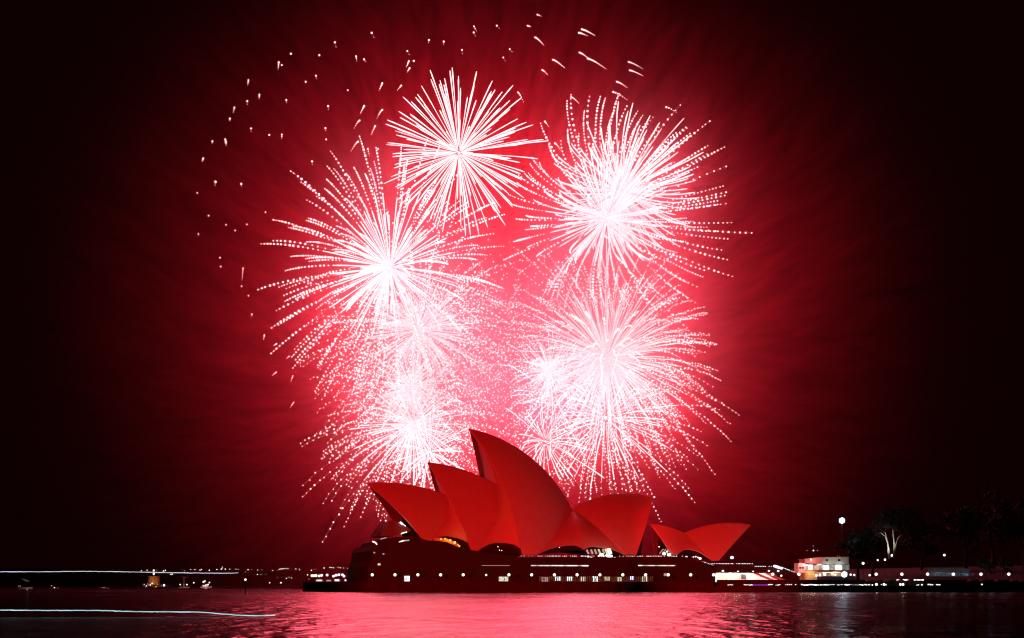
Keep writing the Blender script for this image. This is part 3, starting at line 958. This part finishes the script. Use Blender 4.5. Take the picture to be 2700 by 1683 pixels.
# kiosks and lights on the northern quay tip
def kiosk(x0, x1, y0, y1, Y, lab, wall, pane):
    a, b = W(x0, y1, Y), W(x1, y0, Y)
    root = empty('kiosk', ((a.x + b.x) / 2, Y, a.z)); wd = (b.x - a.x) / 2; h = b.z - a.z
    tag(root, lab, 'kiosk', 'kiosks at the quay tip')
    m_ = MB(); m_.box(-wd, wd, 0, 2.4, 0, h * .75); m_.build('wall', M[wall], root)
    m_ = MB(); m_.add([(-wd - .3, -.5, h * .78), (wd + .3, -.5, h * .78), (wd + .3, 2.8, h * .78), (-wd - .3, 2.8, h * .78), (0, 1.1, h)], [(3, 2, 1, 0), (0, 1, 4), (1, 2, 4), (2, 3, 4), (3, 0, 4)])
    m_.build('roof', M['canvas'], root)
    m_ = MB(); m_.box(-wd * .8, wd * .8, -.08, -.02, h * .2, h * .65); m_.build('serving_window', M[pane], root)
kiosk(832, 851, 1526, 1534.5, 625, 'low wide kiosk with two bright bands at the quay tip', 'white_paint', 'strip')
kiosk(859, 874, 1527, 1534.5, 622, 'dim red kiosk at the quay tip between two bright ones', 'pink_paint', 'bulb_dim')
kiosk(881, 896, 1525, 1534.5, 620, 'bright white kiosk nearest the lamp cluster at the quay tip', 'white_paint', 'pane_white')
kiosk(943, 956, 1524, 1534.5, 618, 'violet glowing kiosk beside the dark podium end', 'purple_paint', 'bulb_violet')

# festoon of small lights and table lamps on the lower walk
fest = empty('festoon_lights', W(1920, 1542, 563))
tag(fest, 'long string of tiny white lights just above the lower right sea wall', 'string lights')
fp = []
for a, b, n, r in ((1920, 1932, 5, .22), (1962, 1983, 9, .2), (2026, 2036, 4, .24), (2046, 2056, 4, .2), (2072, 2086, 4, .26), (2098, 2098, 1, .2), (2114, 2126, 4, .3), (2128, 2158, 14, .26), (2164, 2184, 7, .28), (2188, 2198, 3, .22),
                   (2208, 2222, 5, .18), (2228, 2240, 5, .3), (2246, 2262, 4, .16), (2266, 2292, 8, .26), (2300, 2336, 4, .25), (2418, 2422, 2, .22), (2431, 2431, 1, .36), (2448, 2459, 3, .3), (2469, 2478, 4, .25)):
    for i in range(n):
        fp.append((a + (b - a) * i / max(1, n - 1), 1542.3 + random.uniform(-.9, .9), r * random.uniform(.55, 1.0)))
fo = fest.location
cab = MB(); cab.tube([W(x, 1541.6, 563) - fo for x in np.linspace(1918, 2480, 40)], .03, 4); cab.build('cable', M['metal'], fest)
for x, y, r in fp[:98]:
    mb = MB(); mb.ball((0, 0, 0), r, sx=1.2); mb.build('bulb', M['bulb'], fest, loc=W(x, y, 563) - fo)
mb = MB(); mb.tube([W(x, 1542.8, 563.3) - fo for x in (1985, 1995, 2005, 2024)], .12, 5); mb.build('violet_strip', M['bulb_violet'], fest)
fest2 = empty('festoon_lights', W(2366, 1529.5, 578))
tag(fest2, 'short double string of lights on the wall above the lower walk', 'string lights')
fo = fest2.location
for a, b, n in ((2365, 2398, 13), (2411, 2434, 9)):
    cab = MB(); cab.tube([W(a, 1529.6, 578) - fo, W(b, 1529.6, 578) - fo], .03, 4); cab.build('cable', M['metal'], fest2)
    for i in range(n):
        mb = MB(); mb.ball((0, 0, 0), random.uniform(.16, .3)); mb.build('bulb', M['bulb'], fest2, loc=W(a + (b - a) * i / (n - 1), 1529.5, 577.8) - fo)

# umbrellas on the lower walk
def make_umbrella():
    root = empty('umbrella', (0, 0, 0))
    m_ = MB(); m_.lathe([(1.9, 2.0), (1.0, 2.5), (.1, 2.95), (.02, 3.05)], n=8); m_.build('canopy', M['canvas'], root)
    m_ = MB(); m_.tube([(0, 0, 0), (0, 0, 2.9)], .05, 6); m_.lathe([(.35, 0), (.35, .08), (.06, .12)], n=10); m_.build('pole', M['metal'], root)
    return root
um = make_umbrella()
us = [2292, 2311, 2340, 2376, 2400, 2560, 2592, 2632, 2672, 2696]
for i, x in enumerate(us):
    o = um if i == 0 else copy_tree(um)
    o.location = (X(x, 568), 568, 2.3)
    tag(o, f'red patio umbrella on the lower walk, {nth(i)} from the left', 'umbrella', 'patio umbrellas on the lower walk')
for i, (x, r) in enumerate(((2311, .55), (2331, .5), (2374, .5), (2381, .5), (2589, .3))):
    root = empty('table_lamp', (X(x, 566), 566, 2.3)); tag(root, f'bright lamp on a table below the umbrellas, {nth(i)} from the left', 'lamp', 'table lamps below the umbrellas')
    m_ = MB(); m_.tube([(0, 0, 0), (0, 0, .5)], .05, 6); m_.lathe([(.25, 0), (.25, .05)], n=8); m_.build('lamp_stem', M['metal'], root)
    m_ = MB(); m_.ball((0, 0, .75), r); m_.build('lamp_bulb', M['bulb'], root)
    if i in (0, 3):
        lamp('POINT', 'lamp_light', (0, 0, 1.3), (1, .7, .4), 350, .3, root)

# ------------------------------------------------------------------ pavilion at the right
YB = 604
def B_(px, py, dy=0): return W(px, py, YB) + Vector((0, dy, 0))
pv = empty('pavilion', (X(2170, YB), YB, 4))
tag(pv, 'two storey pavilion with red and grey upper cladding and bright shopfront below', 'building')
po = pv.location
def pbox(name, mat, x0, x1, y0, y1, d0, d1):
    a, b = B_(x0, y1) - po, B_(x1, y0) - po
    m_ = MB(); m_.box(a.x, b.x, d0, d1, a.z, b.z); return m_.build(name, M[mat], pv)
def ppoly(name, mat, pts, d0, d1):
    m_ = MB(); m_.prism([((B_(x, y) - po).x, (B_(x, y) - po).z) for x, y in pts], d0, d1); return m_.build(name, M[mat], pv)
ppoly('upper_wall', 'grey_paint', [(2168, 1489), (2168, 1471), (2238, 1470), (2238, 1489)], 0, 12)
ppoly('upper_cladding', 'pink_paint', [(2122, 1485), (2122, 1475.5), (2167.6, 1471), (2167.6, 1488)], -.3, 12)
ppoly('roof', 'orange_paint', [(2120, 1475), (2168, 1470.4), (2240, 1469.6), (2240, 1468.8), (2168, 1469.4), (2120, 1474)], -.8, 12.5)
pbox('annexe', 'white_paint', 2104, 2122, 1485, 1511, -1, 8)
pbox('shop_wall', 'white_paint', 2122.5, 2239, 1490, 1504, 2.2, 11)
pbox('lower_wall', 'orange_paint', 2122.5, 2152, 1504.4, 1533, 1.0, 11)
pbox('lower_wall', 'white_paint', 2152.3, 2238, 1504.4, 1533, 1.3, 11)
pbox('floor_slab', 'grey_paint', 2122.5, 2239, 1503.2, 1504.2, -1.2, 2)
for x in (2123, 2141, 2148, 2167, 2203, 2237):
    pbox('column', 'white_paint', x, x + 1.6, 1489, 1503, -.4, .2)
for x0, x1, y0, y1 in ((2177, 2183.5, 1475, 1480), (2209.5, 2215.5, 1475, 1480), (2106, 2111.5, 1495, 1500), (2113.5, 2117.5, 1495, 1500)):
    d = -1.06 if x0 < 2120 else -.06
    p = pbox('window', 'glass_dark', x0, x1, y0, y1, d, d + .05)
for x0, x1, y0, y1, m_ in ((2170, 2186, 1491, 1503, 'pane_white'), (2202, 2220, 1491, 1503, 'pane_white'), (2131, 2142, 1489, 1503, 'pane_white'), (2153, 2158, 1488, 1503, 'pane_cream'), (2158, 2166, 1487, 1490, 'bulb'), (2116, 2129, 1489, 1492, 'bulb')):
    pbox('shop_window', m_, x0, x1, y0, y1, -.1 if x0 > 2130 else -1.1, 0 if x0 > 2130 else -1.02)
for x0, x1, y0, y1, m_ in ((2149, 2155, 1514, 1521, 'pane_white'), (2160, 2163, 1513, 1520, 'bulb_warm'), (2168, 2215, 1509, 1510.2, 'bulb_warm'), (2190, 2197, 1512, 1515, 'bulb_warm')):
    pbox('stall_light', m_, x0, x1, y0, y1, -.6, -.4)
pbox('hoarding', 'purple_paint', 2150, 2250, 1520, 1531.5, -3.4, -3.2)
pbox('awning', 'canvas', 2150, 2236, 1507, 1508.5, -2.2, 1)
for x, y in ((2146, 1480), (2150, 1520)):
    pass
m_ = MB(); m_.tube([B_(2215, 1470) - po, B_(2214, 1465) - po], .12, 5); m_.build('vent_pipe', M['white_paint'], pv)
m_ = MB(); m_.tube([B_(2209, 1470) - po, B_(2208.5, 1465) - po], .1, 5); m_.build('vent_pipe', M['white_paint'], pv)
m_ = MB(); m_.ball(B_(2137, 1476) - po + Vector((0, -1, 0)), .42); m_.build('wall_lamp', M['bulb'], pv)
for x, y, d, c_, pw in ((2180, 1495, -1.5, (.9, 1, .95), 350), (2212, 1495, -1.5, (.9, 1, 1), 350), (2136, 1495, -1.8, (.95, 1, .95), 350), (2110, 1490, -4, (1, .8, .75), 300), (2145, 1478, -3, (1, .7, .65), 170), (2200, 1474, -5, (1, .85, .7), 260),
                      (2138, 1513, -1.2, (1, .8, .45), 260), (2200, 1512, -2.5, (1, .75, .5), 350)):
    lamp('POINT', 'shop_light', B_(x, y) - po + Vector((0, d, 0)), c_, pw, .3, pv)

# flood lamp in front of the pavilion and the tall mast
def floodlight(px, py, Y, zb, lab, r, pw, col):
    p = W(px, py, Y)
    root = empty('floodlight_mast', (p.x, p.y, zb)); tag(root, lab, 'floodlight', 'floodlights at the right')
    h = p.z - zb
    m_ = MB(); m_.tube([(0, 0, 0), (0, 0, h)], [.18 if h > 8 else .1, .08 if h > 8 else .07], 8); m_.build('mast', M['metal'], root)
    m_ = MB(); m_.box(-r, r, .05, .5, h - r * .8, h + r * .8); m_.build('lamp_housing', M['metal'], root)
    m_ = MB(); m_.ball((0, -.1, h), r, sy=.5); m_.build('lamp_lens', M['flood'], root)
    lamp('POINT', 'flood_light', (0, -1.5, h), col, pw, r, root)
floodlight(2220, 1373, 640, 4, 'tall mast with one blue white floodlight beside the pavilion', 1.3, 3.0e3, (.5, .74, 1))
floodlight(2226, 1515, 590, 4, 'low brilliant white floodlight in front of the pavilion', 1.2, 450, (1, .97, .95))
# rigging lights above the pavilion
mst = empty('flagpole', (X(2144, 640), 640, 4)); tag(mst, 'thin pole with cross arm and three small lights behind the stair', 'pole')
h = W(2144, 1440, 640).z - 4
m_ = MB(); m_.tube([(0, 0, 0), (0, 0, h)], .1, 6); m_.tube([(-2.8, 0, h - 2), (2.2, 0, h - 2)], .06, 5); m_.build('pole', M['metal'], mst)
for dx, dz, r, mm in ((0, 0, .22, 'bulb_dim'), (.1, -2, .32, 'bulb'), (-2.7, -2, .2, 'bulb_dim'), (1.9, -2, .24, 'bulb_dim')):
    m_ = MB(); m_.ball((dx, -.15, h + dz), r); m_.build('signal_light', M[mm], mst)

# ------------------------------------------------------------------ wooded slope and trees at the right
hb = MB()
prof = [(2230, 1528), (2290, 1512), (2400, 1502), (2560, 1498), (2800, 1494), (3000, 1490)]
rows = []
for y_, f in ((600, 0), (640, .55), (700, 1.0), (900, 1.25)):
    rows.append([Vector((X(px, 700), y_, 3.9 + (W(px, py, 700).z - 3.9) * f)) for px, py in prof])
hb.grid(rows); tag(hb.build('slope', M['land']), kind='structure')

def leaf_cloud(centres, n, size, rng, sq=.75):
    mb = MB()
    per = n // len(centres)
    for (c, r) in centres:
        for _ in range(per):
            d = rng.normal(size=3); d /= np.linalg.norm(d)
            rr = r * rng.uniform(.35, 1.05) ** .6
            p = np.array(c) + d * rr * np.array((1, 1, sq))
            a = rng.normal(size=3); a /= np.linalg.norm(a)
            b = np.cross(a, rng.normal(size=3)); b /= np.linalg.norm(b)
            s = size * rng.uniform(.6, 1.3)
            mb.add([p - a * s, p - b * s * .6, p + a * s, p + b * s * .6], [(0, 1, 2, 3)])
    return mb
def tree(px, Y, zb, h, rad, lab, name='tree', leafm='leaf', bark='bark', clumps=14, leaves=1800, trunks=1, ls=.7, sq=.75, group='trees on the wooded slope', crown0=.35):
    rng = np.random.default_rng(int(px * 7 + h))
    root = empty(name, (X(px, Y), Y, zb)); tag(root, lab, 'tree', group)
    t = MB(); cents = []
    for k in range(trunks):
        a = rng.uniform(0, 2 * PI)
        pts = [Vector((0, 0, -.5)), Vector((math.cos(a) * .15 * rad * k, math.sin(a) * .1 * rad, h * .3)), Vector((math.cos(a) * .3 * rad, math.sin(a) * .2 * rad, h * .62))]
        t.tube(pts, [h * .03, h * .02, h * .01], 7)
        for _ in range(5):
            q = pts[1].lerp(pts[2], rng.uniform(0, 1)); e = Vector((rng.normal() * rad * .55, rng.normal() * rad * .5, h * rng.uniform(.55, .9)))
            t.tube([q, q.lerp(e, .5) + Vector((0, 0, h * .03)), e], [h * .011, h * .007, h * .003], 5)
    t.build('trunk', M[bark], root)
    for _ in range(clumps):
        d = rng.normal(size=3); d /= np.linalg.norm(d)
        f = rng.uniform(.25, 1)
        cents.append(((d[0] * rad * f, d[1] * rad * f, h * (crown0 + (1 - crown0) * .5) + d[2] * h * (1 - crown0) * .5 * f), rad * rng.uniform(.25, .42)))
    leaf_cloud(cents, leaves, ls, rng, sq).build('crown', M[leafm], root)
    return root
tree(2262, 650, 4, 26, 9, 'bushy dark tree just right of the pavilion', 'bushy_tree')
tree(2300, 670, 5, 24, 10, 'dark rounded tree between the pavilion and the pale gum tree', 'bushy_tree')
tree(2430, 690, 6, 28, 11, 'dark spreading tree just right of the pale gum tree', 'bushy_tree')
tree(2545, 680, 6, 38, 14, 'tall dark fig tree in the middle of the right hand wood', 'bushy_tree', leaves=2600, clumps=20)
tree(2620, 700, 6, 42, 15, 'tallest dark tree near the right edge of the wood', 'bushy_tree', leaves=2600, clumps=20)
tree(2700, 680, 6, 40, 14, 'dark tree cut off by the right edge', 'bushy_tree', leaves=2400, clumps=18)
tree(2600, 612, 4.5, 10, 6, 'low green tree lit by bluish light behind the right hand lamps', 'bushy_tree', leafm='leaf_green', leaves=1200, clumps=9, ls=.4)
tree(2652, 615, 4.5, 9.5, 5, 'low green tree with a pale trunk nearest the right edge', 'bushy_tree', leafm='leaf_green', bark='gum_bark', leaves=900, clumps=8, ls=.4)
# pale gum tree
gt = empty('gum_tree', (X(2348, 655), 655, 6)); tag(gt, 'gum tree with three pale floodlit trunks and a dark crown', 'tree', 'trees on the wooded slope')
go = gt.location
for pts, r in ((((2345, 1474), (2342.5, 1448), (2340, 1430), (2334, 1415), (2322, 1405)), .62), (((2356, 1472), (2358, 1440), (2356, 1420), (2354, 1398)), .55), (((2358, 1462), (2362, 1435), (2367, 1420), (2376, 1411)), .36),
               (((2340, 1430), (2336, 1412), (2333, 1402)), .26)):
    m_ = MB(); m_.tube([W(x, y, 655) - go for x, y in pts], [r, r * .75, r * .5, r * .3, r * .2][:len(pts)], 7); m_.build('trunk', M['gum_bark'], gt)
rng = np.random.default_rng(5)
cc = [(tuple(W(x, y, 655) - go), r) for x, y, r in ((2310, 1392, 5), (2330, 1375, 5.5), (2350, 1362, 6), (2375, 1358, 6), (2400, 1368, 5.5), (2415, 1385, 5), (2385, 1388, 5), (2355, 1385, 4), (2405, 1350, 4), (2340, 1352, 3.5))]
leaf_cloud(cc, 2200, .6, rng, .6).build('crown', M['leaf'], gt)
upl = lamp('SPOT', 'tree_uplight', W(2350, 1486, 646) - go, (1, .93, .85), 9000, .3, gt, spot_size=math.radians(50), spot_blend=.8)
upl.rotation_euler = (math.radians(180 - 40), 0, 0)
# glazed pavilion lit blue behind the right hand lamps
bp = empty('glass_shelter', (X(2520, 600), 600, 4.6)); tag(bp, 'long low glazed shelter glowing faint blue behind the right hand lamps', 'shelter')
bo = bp.location
def q_(px, py, Y=600): return W(px, py, Y) - bo
m_ = MB(); a, b = q_(2452, 1520), q_(2562, 1499); m_.box(a.x, b.x, 2, 2.2, a.z, b.z); m_.build('back_wall', M['grey_paint'], bp)
m_ = MB()
for x in np.arange(2452, 2566, 7):
    m_.tube([q_(x, 1520) + Vector((0, -.5, 0)), q_(x, 1511.5) + Vector((0, -.5, 0))], .07, 4)
m_.tube([q_(2452, 1512) + Vector((0, -.5, 0)), q_(2478, 1510) + Vector((0, -.5, 0)), q_(2500, 1512) + Vector((0, -.5, 0)), q_(2530, 1511) + Vector((0, -.5, 0)), q_(2564, 1518) + Vector((0, -.5, 0))], .09, 4)
m_.build('frame', M['white_paint'], bp)
for x, pw in ((2470, 60), (2505, 60), (2545, 50), (2610, 150), (2640, 120)):
    lamp('POINT', 'shelter_light', q_(x, 1515) + Vector((0, -1.5, 0)), (.45, .7, 1), pw, .3, bp)

# ------------------------------------------------------------------ people on the quay
def make_person(seed):
    r = random.Random(seed)
    me = bpy.data.meshes.new('person')
    h = r.uniform(1.6, 1.82)
    st_ = r.uniform(.1, .22)
    V = [(0, 0, .53 * h), (0, 0, .66 * h), (0, 0, .80 * h), (0, 0, .86 * h), (0, -.01, .92 * h), (0, -.01, .985 * h),
         (.12 * h, 0, .81 * h), (.15 * h, .02, .64 * h), (.145 * h, -.06, .48 * h), (-.12 * h, 0, .81 * h), (-.15 * h, .02, .64 * h), (-.145 * h, -.06, .48 * h),
         (.055 * h, 0, .50 * h), (.06 * h, -st_ * .4, .27 * h), (.06 * h, st_ * .2, .03 * h), (-.055 * h, 0, .50 * h), (-.06 * h, st_ * .3, .27 * h), (-.06 * h, st_ * 1.1, .03 * h),
         (.065 * h, st_ * .2 - .14, .02 * h), (-.065 * h, st_ * 1.1 - .14, .02 * h)]
    E = [(0, 1), (1, 2), (2, 3), (3, 4), (4, 5), (2, 6), (6, 7), (7, 8), (2, 9), (9, 10), (10, 11), (0, 12), (12, 13), (13, 14), (0, 15), (15, 16), (16, 17), (14, 18), (17, 19)]
    rad = [.085, .08, .075, .035, .06, .05, .035, .028, .02, .035, .028, .02, .055, .04, .026, .055, .04, .026, .02, .02]
    me.from_pydata(V, E, [])
    o = bpy.data.objects.new('person', me); C.objects.link(o)
    sk = o.modifiers.new('skin', 'SKIN')
    for d, q in zip(me.skin_vertices[0].data, rad): d.radius = (q * h, q * h * .8)
    me.skin_vertices[0].data[0].use_root = True
    ss = o.modifiers.new('sub', 'SUBSURF'); ss.levels = 1; ss.render_levels = 1
    me.materials.append(M['cloth'])
    return o
plist = [(x, 1, 563.5, 4.0) for x in (1064, 1331, 1434, 1467, 1499, 1505, 1563, 1570, 1634, 1697, 1700)] + [(x, 0, 573, 2.3) for x in (1938, 1952, 1973, 1990, 2024, 2050, 2062, 2078, 2086, 2090)]
pro = [make_person(i) for i in range(4)]
for i, (x, q, Y, z) in enumerate(plist):
    o = pro[i] if i < 4 else pro[i % 4].copy()
    if i >= 4: C.objects.link(o)
    o.location = (X(x, Y), Y, z); o.rotation_euler = (0, 0, random.uniform(-PI, PI))
    lab = (f'dark clothed person standing on the promenade before the lit windows, {nth(i)} from the left' if q else f'dark clothed person on the lower walk before the bright undercroft, {nth(i - 11)} from the left')
    tag(o, lab, 'person', 'people on the promenade' if q else 'people on the lower walk')

# ------------------------------------------------------------------ far shore, fort, boats, beacon
def far_land(name, Y, prof, depth=400):
    rows = []
    for dy, f in ((0, 0), (20, .35), (90, .8), (depth, 1.0), (depth + 300, .9)):
        rows.append([Vector((X(px, Y), Y + dy, (W(px, py, Y).z) * f - (.5 if f == 0 else 0))) for px, py in prof])
    m_ = MB(); m_.grid(rows)
    o = m_.build(name, M['land'], smooth=True)
    return tag(o, kind='structure')
rp = random.Random(3)
far_land('far_shore', 2300, [(x, 1503 + 8 * math.sin(x * .011) - 4 * math.sin(x * .037 + 1) + rp.uniform(-2, 2)) for x in range(-500, 3400, 40)])
dl = [(373, 1505), (388, 1504), (405.5, 1504.6, 2), (413, 1503.6), (431, 1506), (436, 1504), (480, 1502.6), (486.5, 1505.5), (503, 1502), (514, 1502.5), (527, 1504), (531, 1502), (552, 1504), (572, 1502), (586, 1494.5, 1.2), (586, 1498), (583.5, 1501, 1.2),
      (594, 1501), (606, 1501), (622, 1501), (628, 1502), (647.5, 1508), (654, 1502.5), (663, 1502.5), (679.5, 1503.5), (690, 1503), (679, 1515), (688, 1515), (701, 1514.5), (719, 1504.5), (733, 1504.5), (738, 1501.2), (743, 1500), (747, 1500), (752, 1499.5), (759, 1499.5),
      (780, 1500.5), (790, 1503.5), (790, 1501), (821, 1504), (828, 1501.5), (833, 1501), (854.5, 1498), (870, 1496.5), (875, 1497), (880, 1497.5), (891, 1496), (897, 1497.5), (906, 1498), (917, 1499), (919, 1496.5), (929, 1499.5), (932, 1509), (941, 1500.5), (947, 1501), (955, 1492.5),
      (755, 1525), (762, 1522), (769, 1524.5), (711, 1537), (741, 1537, 1.3), (815, 1527), (811, 1516), (731, 1523), (450, 1514.5), (454, 1514.3, 1.2), (1955, 1489.5), (2088, 1500)]
dl = [d for d in dl if d[0] < 970]
dl.sort(key=lambda d: d[0])
for i, d in enumerate(dl):
    s = d[2] if len(d) > 2 else 1.0
    Yf = 2290
    root = MB(); p = W(d[0], d[1], Yf)
    root.ball((0, 0, 0), .75 * s * rp.uniform(.7, 1.2), fine=True)
    tag(root.build('distant_light', M[rp.choice(['bulb_warm', 'bulb_dim', 'bulb_warm', 'bulb'])], loc=p), f'tiny light on the dark far shore, {nth(i)} from the left', 'light', 'lights on the far shore')

ft = empty('fort', (X(405.5, 1500), 1500, 0)); tag(ft, 'small island fort with a round amber lit stone tower', 'fort')
sc_ = 1500 / F
m_ = MB(); m_.lathe([(16.5 * sc_, 6 * sc_), (15.6 * sc_, 14 * sc_), (15.0 * sc_, 26 * sc_), (15.4 * sc_, 26.3 * sc_), (15.4 * sc_, 28 * sc_), (13 * sc_, 28 * sc_)], c=(0, 0, 0), n=28); m_.build('tower', M['sandstone'], ft, smooth=False)
m_ = MB(); m_.lathe([(2 * sc_, 28 * sc_), (2 * sc_, 31 * sc_), (1 * sc_, 33 * sc_)], n=10); m_.build('lantern', M['white_paint'], ft)
m_ = MB(); m_.ball((0, 0, 34 * sc_), 2.6 * sc_); m_.build('beacon_lamp', M['bulb'], ft)
m_ = MB(); m_.box(-26 * sc_, 44 * sc_, -8, 8, -.5, 6 * sc_); m_.build('island_wall', M['stone'], ft)
for x, z, r, mm in ((-20, 6.5, 1.0, 'bulb_warm'), (-14, 3, 1.3, 'bulb'), (-9, 5, 1.5, 'bulb_violet'), (-4, 5, 1.6, 'bulb'), (1, 9, 1.6, 'bulb_warm'), (15, 7, 1.4, 'bulb_dim'), (26, 3, 1.3, 'bulb_violet'), (-11, 8, 1.6, 'bulb_violet')):
    m_ = MB(); m_.ball((0, 0, 0), r * sc_); m_.build('wall_light', M[mm], ft, loc=(x * sc_, -8.4, z * sc_))
m_ = MB(); m_.box(30 * sc_, 34.5 * sc_, -8.5, -8.1, 1.5 * sc_, 7 * sc_); m_.build('lit_window', M['pane_white'], ft)
lamp('POINT', 'tower_uplight', (-10 * sc_, -16, 6 * sc_), (1, .55, .12), 900, .5, ft)
lamp('POINT', 'tower_uplight', (14 * sc_, -13, 6 * sc_), (1, .6, .15), 900, .5, ft)

def boat(px, py, Y, L, lab, white=True, mast=0, cabin=True, lights=(), heading=0.2):
    root = empty('boat', (X(px, Y), Y, 0), heading); tag(root, lab, 'boat', 'boats off the far shore')
    hl, hw, hh = L / 2, L * .15, L * .11
    st_ = [(-1, .7, .0), (-.5, 1, 0), (.2, .95, 0), (.7, .55, .15), (1, .03, .4)]
    rows = []
    for x, wf, up in st_:
        rows.append([Vector((x * hl, -hw * wf, hh * (1 + up))), Vector((x * hl * .97, -hw * wf * .75, 0)), Vector((x * hl * .95, 0, -hh * .4)), Vector((x * hl * .97, hw * wf * .75, 0)), Vector((x * hl, hw * wf, hh * (1 + up)))])
    m_ = MB(); m_.grid(rows); m_.add([r[0] for r in rows] + [r[-1] for r in rows], [(i, i + 5, i + 6, i + 1) for i in range(4)]); m_.add(rows[0], [(0, 1, 2, 3, 4)])
    m_.build('hull', M['hull'], root)
    if cabin:
        m_ = MB(); m_.prism([(-hl * .6, hh), (-hl * .6, hh * 2.3), (hl * .15, hh * 2.3), (hl * .4, hh)], -hw * .7, hw * .7); m_.build('cabin', M['white_paint'], root)
        m_ = MB(); m_.box(-hl * .55, hl * .12, -hw * .74, -hw * .71, hh * 1.5, hh * 2.1); m_.build('cabin_window', M['pane_cream'], root)
    if mast:
        m_ = MB(); m_.tube([(0, 0, hh), (0, 0, mast)], .12, 6); m_.build('mast', M['white_paint'], root)
    for x, z, r, mm in lights:
        m_ = MB(); m_.ball((x, -hw - .1, z), r); m_.build('boat_light', M[mm], root)
    return root
b1 = boat(543, 1545, 1100, 9, 'pink lit white cruiser with bright lamps on its cabin', lights=((-1.8, 4.6, .7, 'bulb'), (-.8, 5.2, .6, 'bulb'), (2.6, 4.2, .55, 'bulb'), (1.6, 2.6, .6, 'bulb'), (0, 2.5, .4, 'bulb'), (-9, 4.0, .5, 'bulb')))
lamp('POINT', 'deck_light', (0, -5, 3), (1, .6, .6), 700, .3, b1)
b2 = boat(485, 1540, 1100, 8, 'moored yacht with a thin lit mast beside the fort', mast=8.6, cabin=False, lights=((-2.7, 2.6, .5, 'bulb'), (2.2, 2.6, .55, 'bulb'), (0, 2.4, .35, 'bulb_dim')))
m_ = MB(); m_.tube([(-2.8, 0, 8.4), (3, 0, 8.2)], .08, 5); m_.build('spreader', M['white_paint'], b2)
lamp('POINT', 'deck_light', (0, -2, 2.4), (1, .95, .9), 60, .2, b2)
b3 = boat(66, 1540, 900, 9, 'dark yacht at the far left with a leaning pale sail', lights=((-3.5, 1.8, .3, 'bulb_dim'), (-2.6, 1.8, .3, 'bulb_dim')), cabin=False)
m_ = MB(); m_.grid([[W(55, 1523, 900) - b3.location, W(62, 1526, 900) - b3.location, W(76, 1531, 900) - b3.location], [W(59, 1529, 900) - b3.location, W(66, 1533, 900) - b3.location, W(77, 1534, 900) - b3.location]])
s_ = m_.build('sail', M['hull'], b3); s_.rotation_euler = (0, 0, -.2)
so = s_.modifiers.new('thick', 'SOLIDIFY'); so.thickness = .06
lamp('POINT', 'sail_light', (2, -4, 3), (1, 1, 1), 160, .2, b3)
boat(140, 1541, 900, 7, 'small dark motorboat near the far left with two dim lamps', lights=((-.8, 2.0, .35, 'bulb_dim'), (.9, .9, .3, 'bulb_warm')), cabin=False)
boat(272, 1541, 900, 7, 'small dark launch between the far left yacht and the fort', lights=((-.6, .9, .22, 'bulb_dim'), (.2, .9, .22, 'bulb_dim'), (1.0, .9, .22, 'bulb_dim')), cabin=False)
bc = empty('channel_marker', (X(647, 420), 420, 0)); tag(bc, 'channel marker pile with a bright pinkish beacon in the open water', 'channel marker')
zt = W(647, 1528.8, 420).z
m_ = MB(); m_.tube([(0, 0, -1), (0, 0, zt - .3)], .14, 7); m_.build('pile', M['metal'], bc)
m_ = MB(); m_.lathe([(.3, 0), (.3, .12), (.18, .2)], c=(0, 0, zt - .5), n=10); m_.build('lamp_base', M['metal'], bc)
m_ = MB(); m_.ball((0, 0, zt), .33); m_.build('beacon', M['bulb_red'], bc)

# streaks of light left by a passing ferry
def streak(pts, Y, r, mat, lab):
    P_ = []
    xs = np.linspace(pts[0][0], pts[-1][0], 150)
    ys = np.interp(xs, [p[0] for p in pts], [p[1] for p in pts])
    ker = np.ones(9) / 9
    ys = np.convolve(np.pad(ys, 4, mode='edge'), ker, 'valid')
    rr = random.Random(9)
    for i, (x, y) in enumerate(zip(xs, ys)):
        P_.append(W(x, y + rr.uniform(-.45, .45), Y))
    rad = [r * rr.uniform(.85, 1.15) * (.4 if i in (0, 149) else 1) for i in range(150)]
    o0 = P_[0].copy()
    m_ = MB(); m_.tube([p - o0 for p in P_], rad, 6)
    tag(m_.build('light_streak', M[mat], loc=o0), lab, 'light streak')
streak([(-60, 1508), (120, 1508), (220, 1506.8), (300, 1507.5), (430, 1510), (540, 1511.6), (590, 1511.8), (629, 1511)], 148, .04, 'trail_white', 'thin white streak of light crossing above the fort at the left')
streak([(-60, 1608.5), (120, 1610), (270, 1610), (350, 1613), (480, 1614), (530, 1614), (560, 1617), (620, 1622), (660, 1624), (700, 1623.5), (727, 1622)], 148, .055, 'trail_cyan', 'pale cyan streak of light low over the water at the left')

# red floodlights on the far quay behind the photographer's side, aimed at the shells
def flood_spot(loc_, target, power, size, blend=.5, col=(1, .007, .006)):
    d = Vector(target) - Vector(loc_)
    o = lamp('SPOT', 'shell_projector', loc_, col, power, 1.0, None, spot_size=size, spot_blend=blend)
    o.rotation_euler = d.to_track_quat('-Z', 'Y').to_euler()
    return o
flood_spot((-70, 60, 14), (-8, 605, 48), 5.6e6 * SPOT_SCALE, math.radians(17), .4)
flood_spot((-20, 60, 14), (98, 640, 26), 7.0e6 * SPOT_SCALE, math.radians(9), .6)
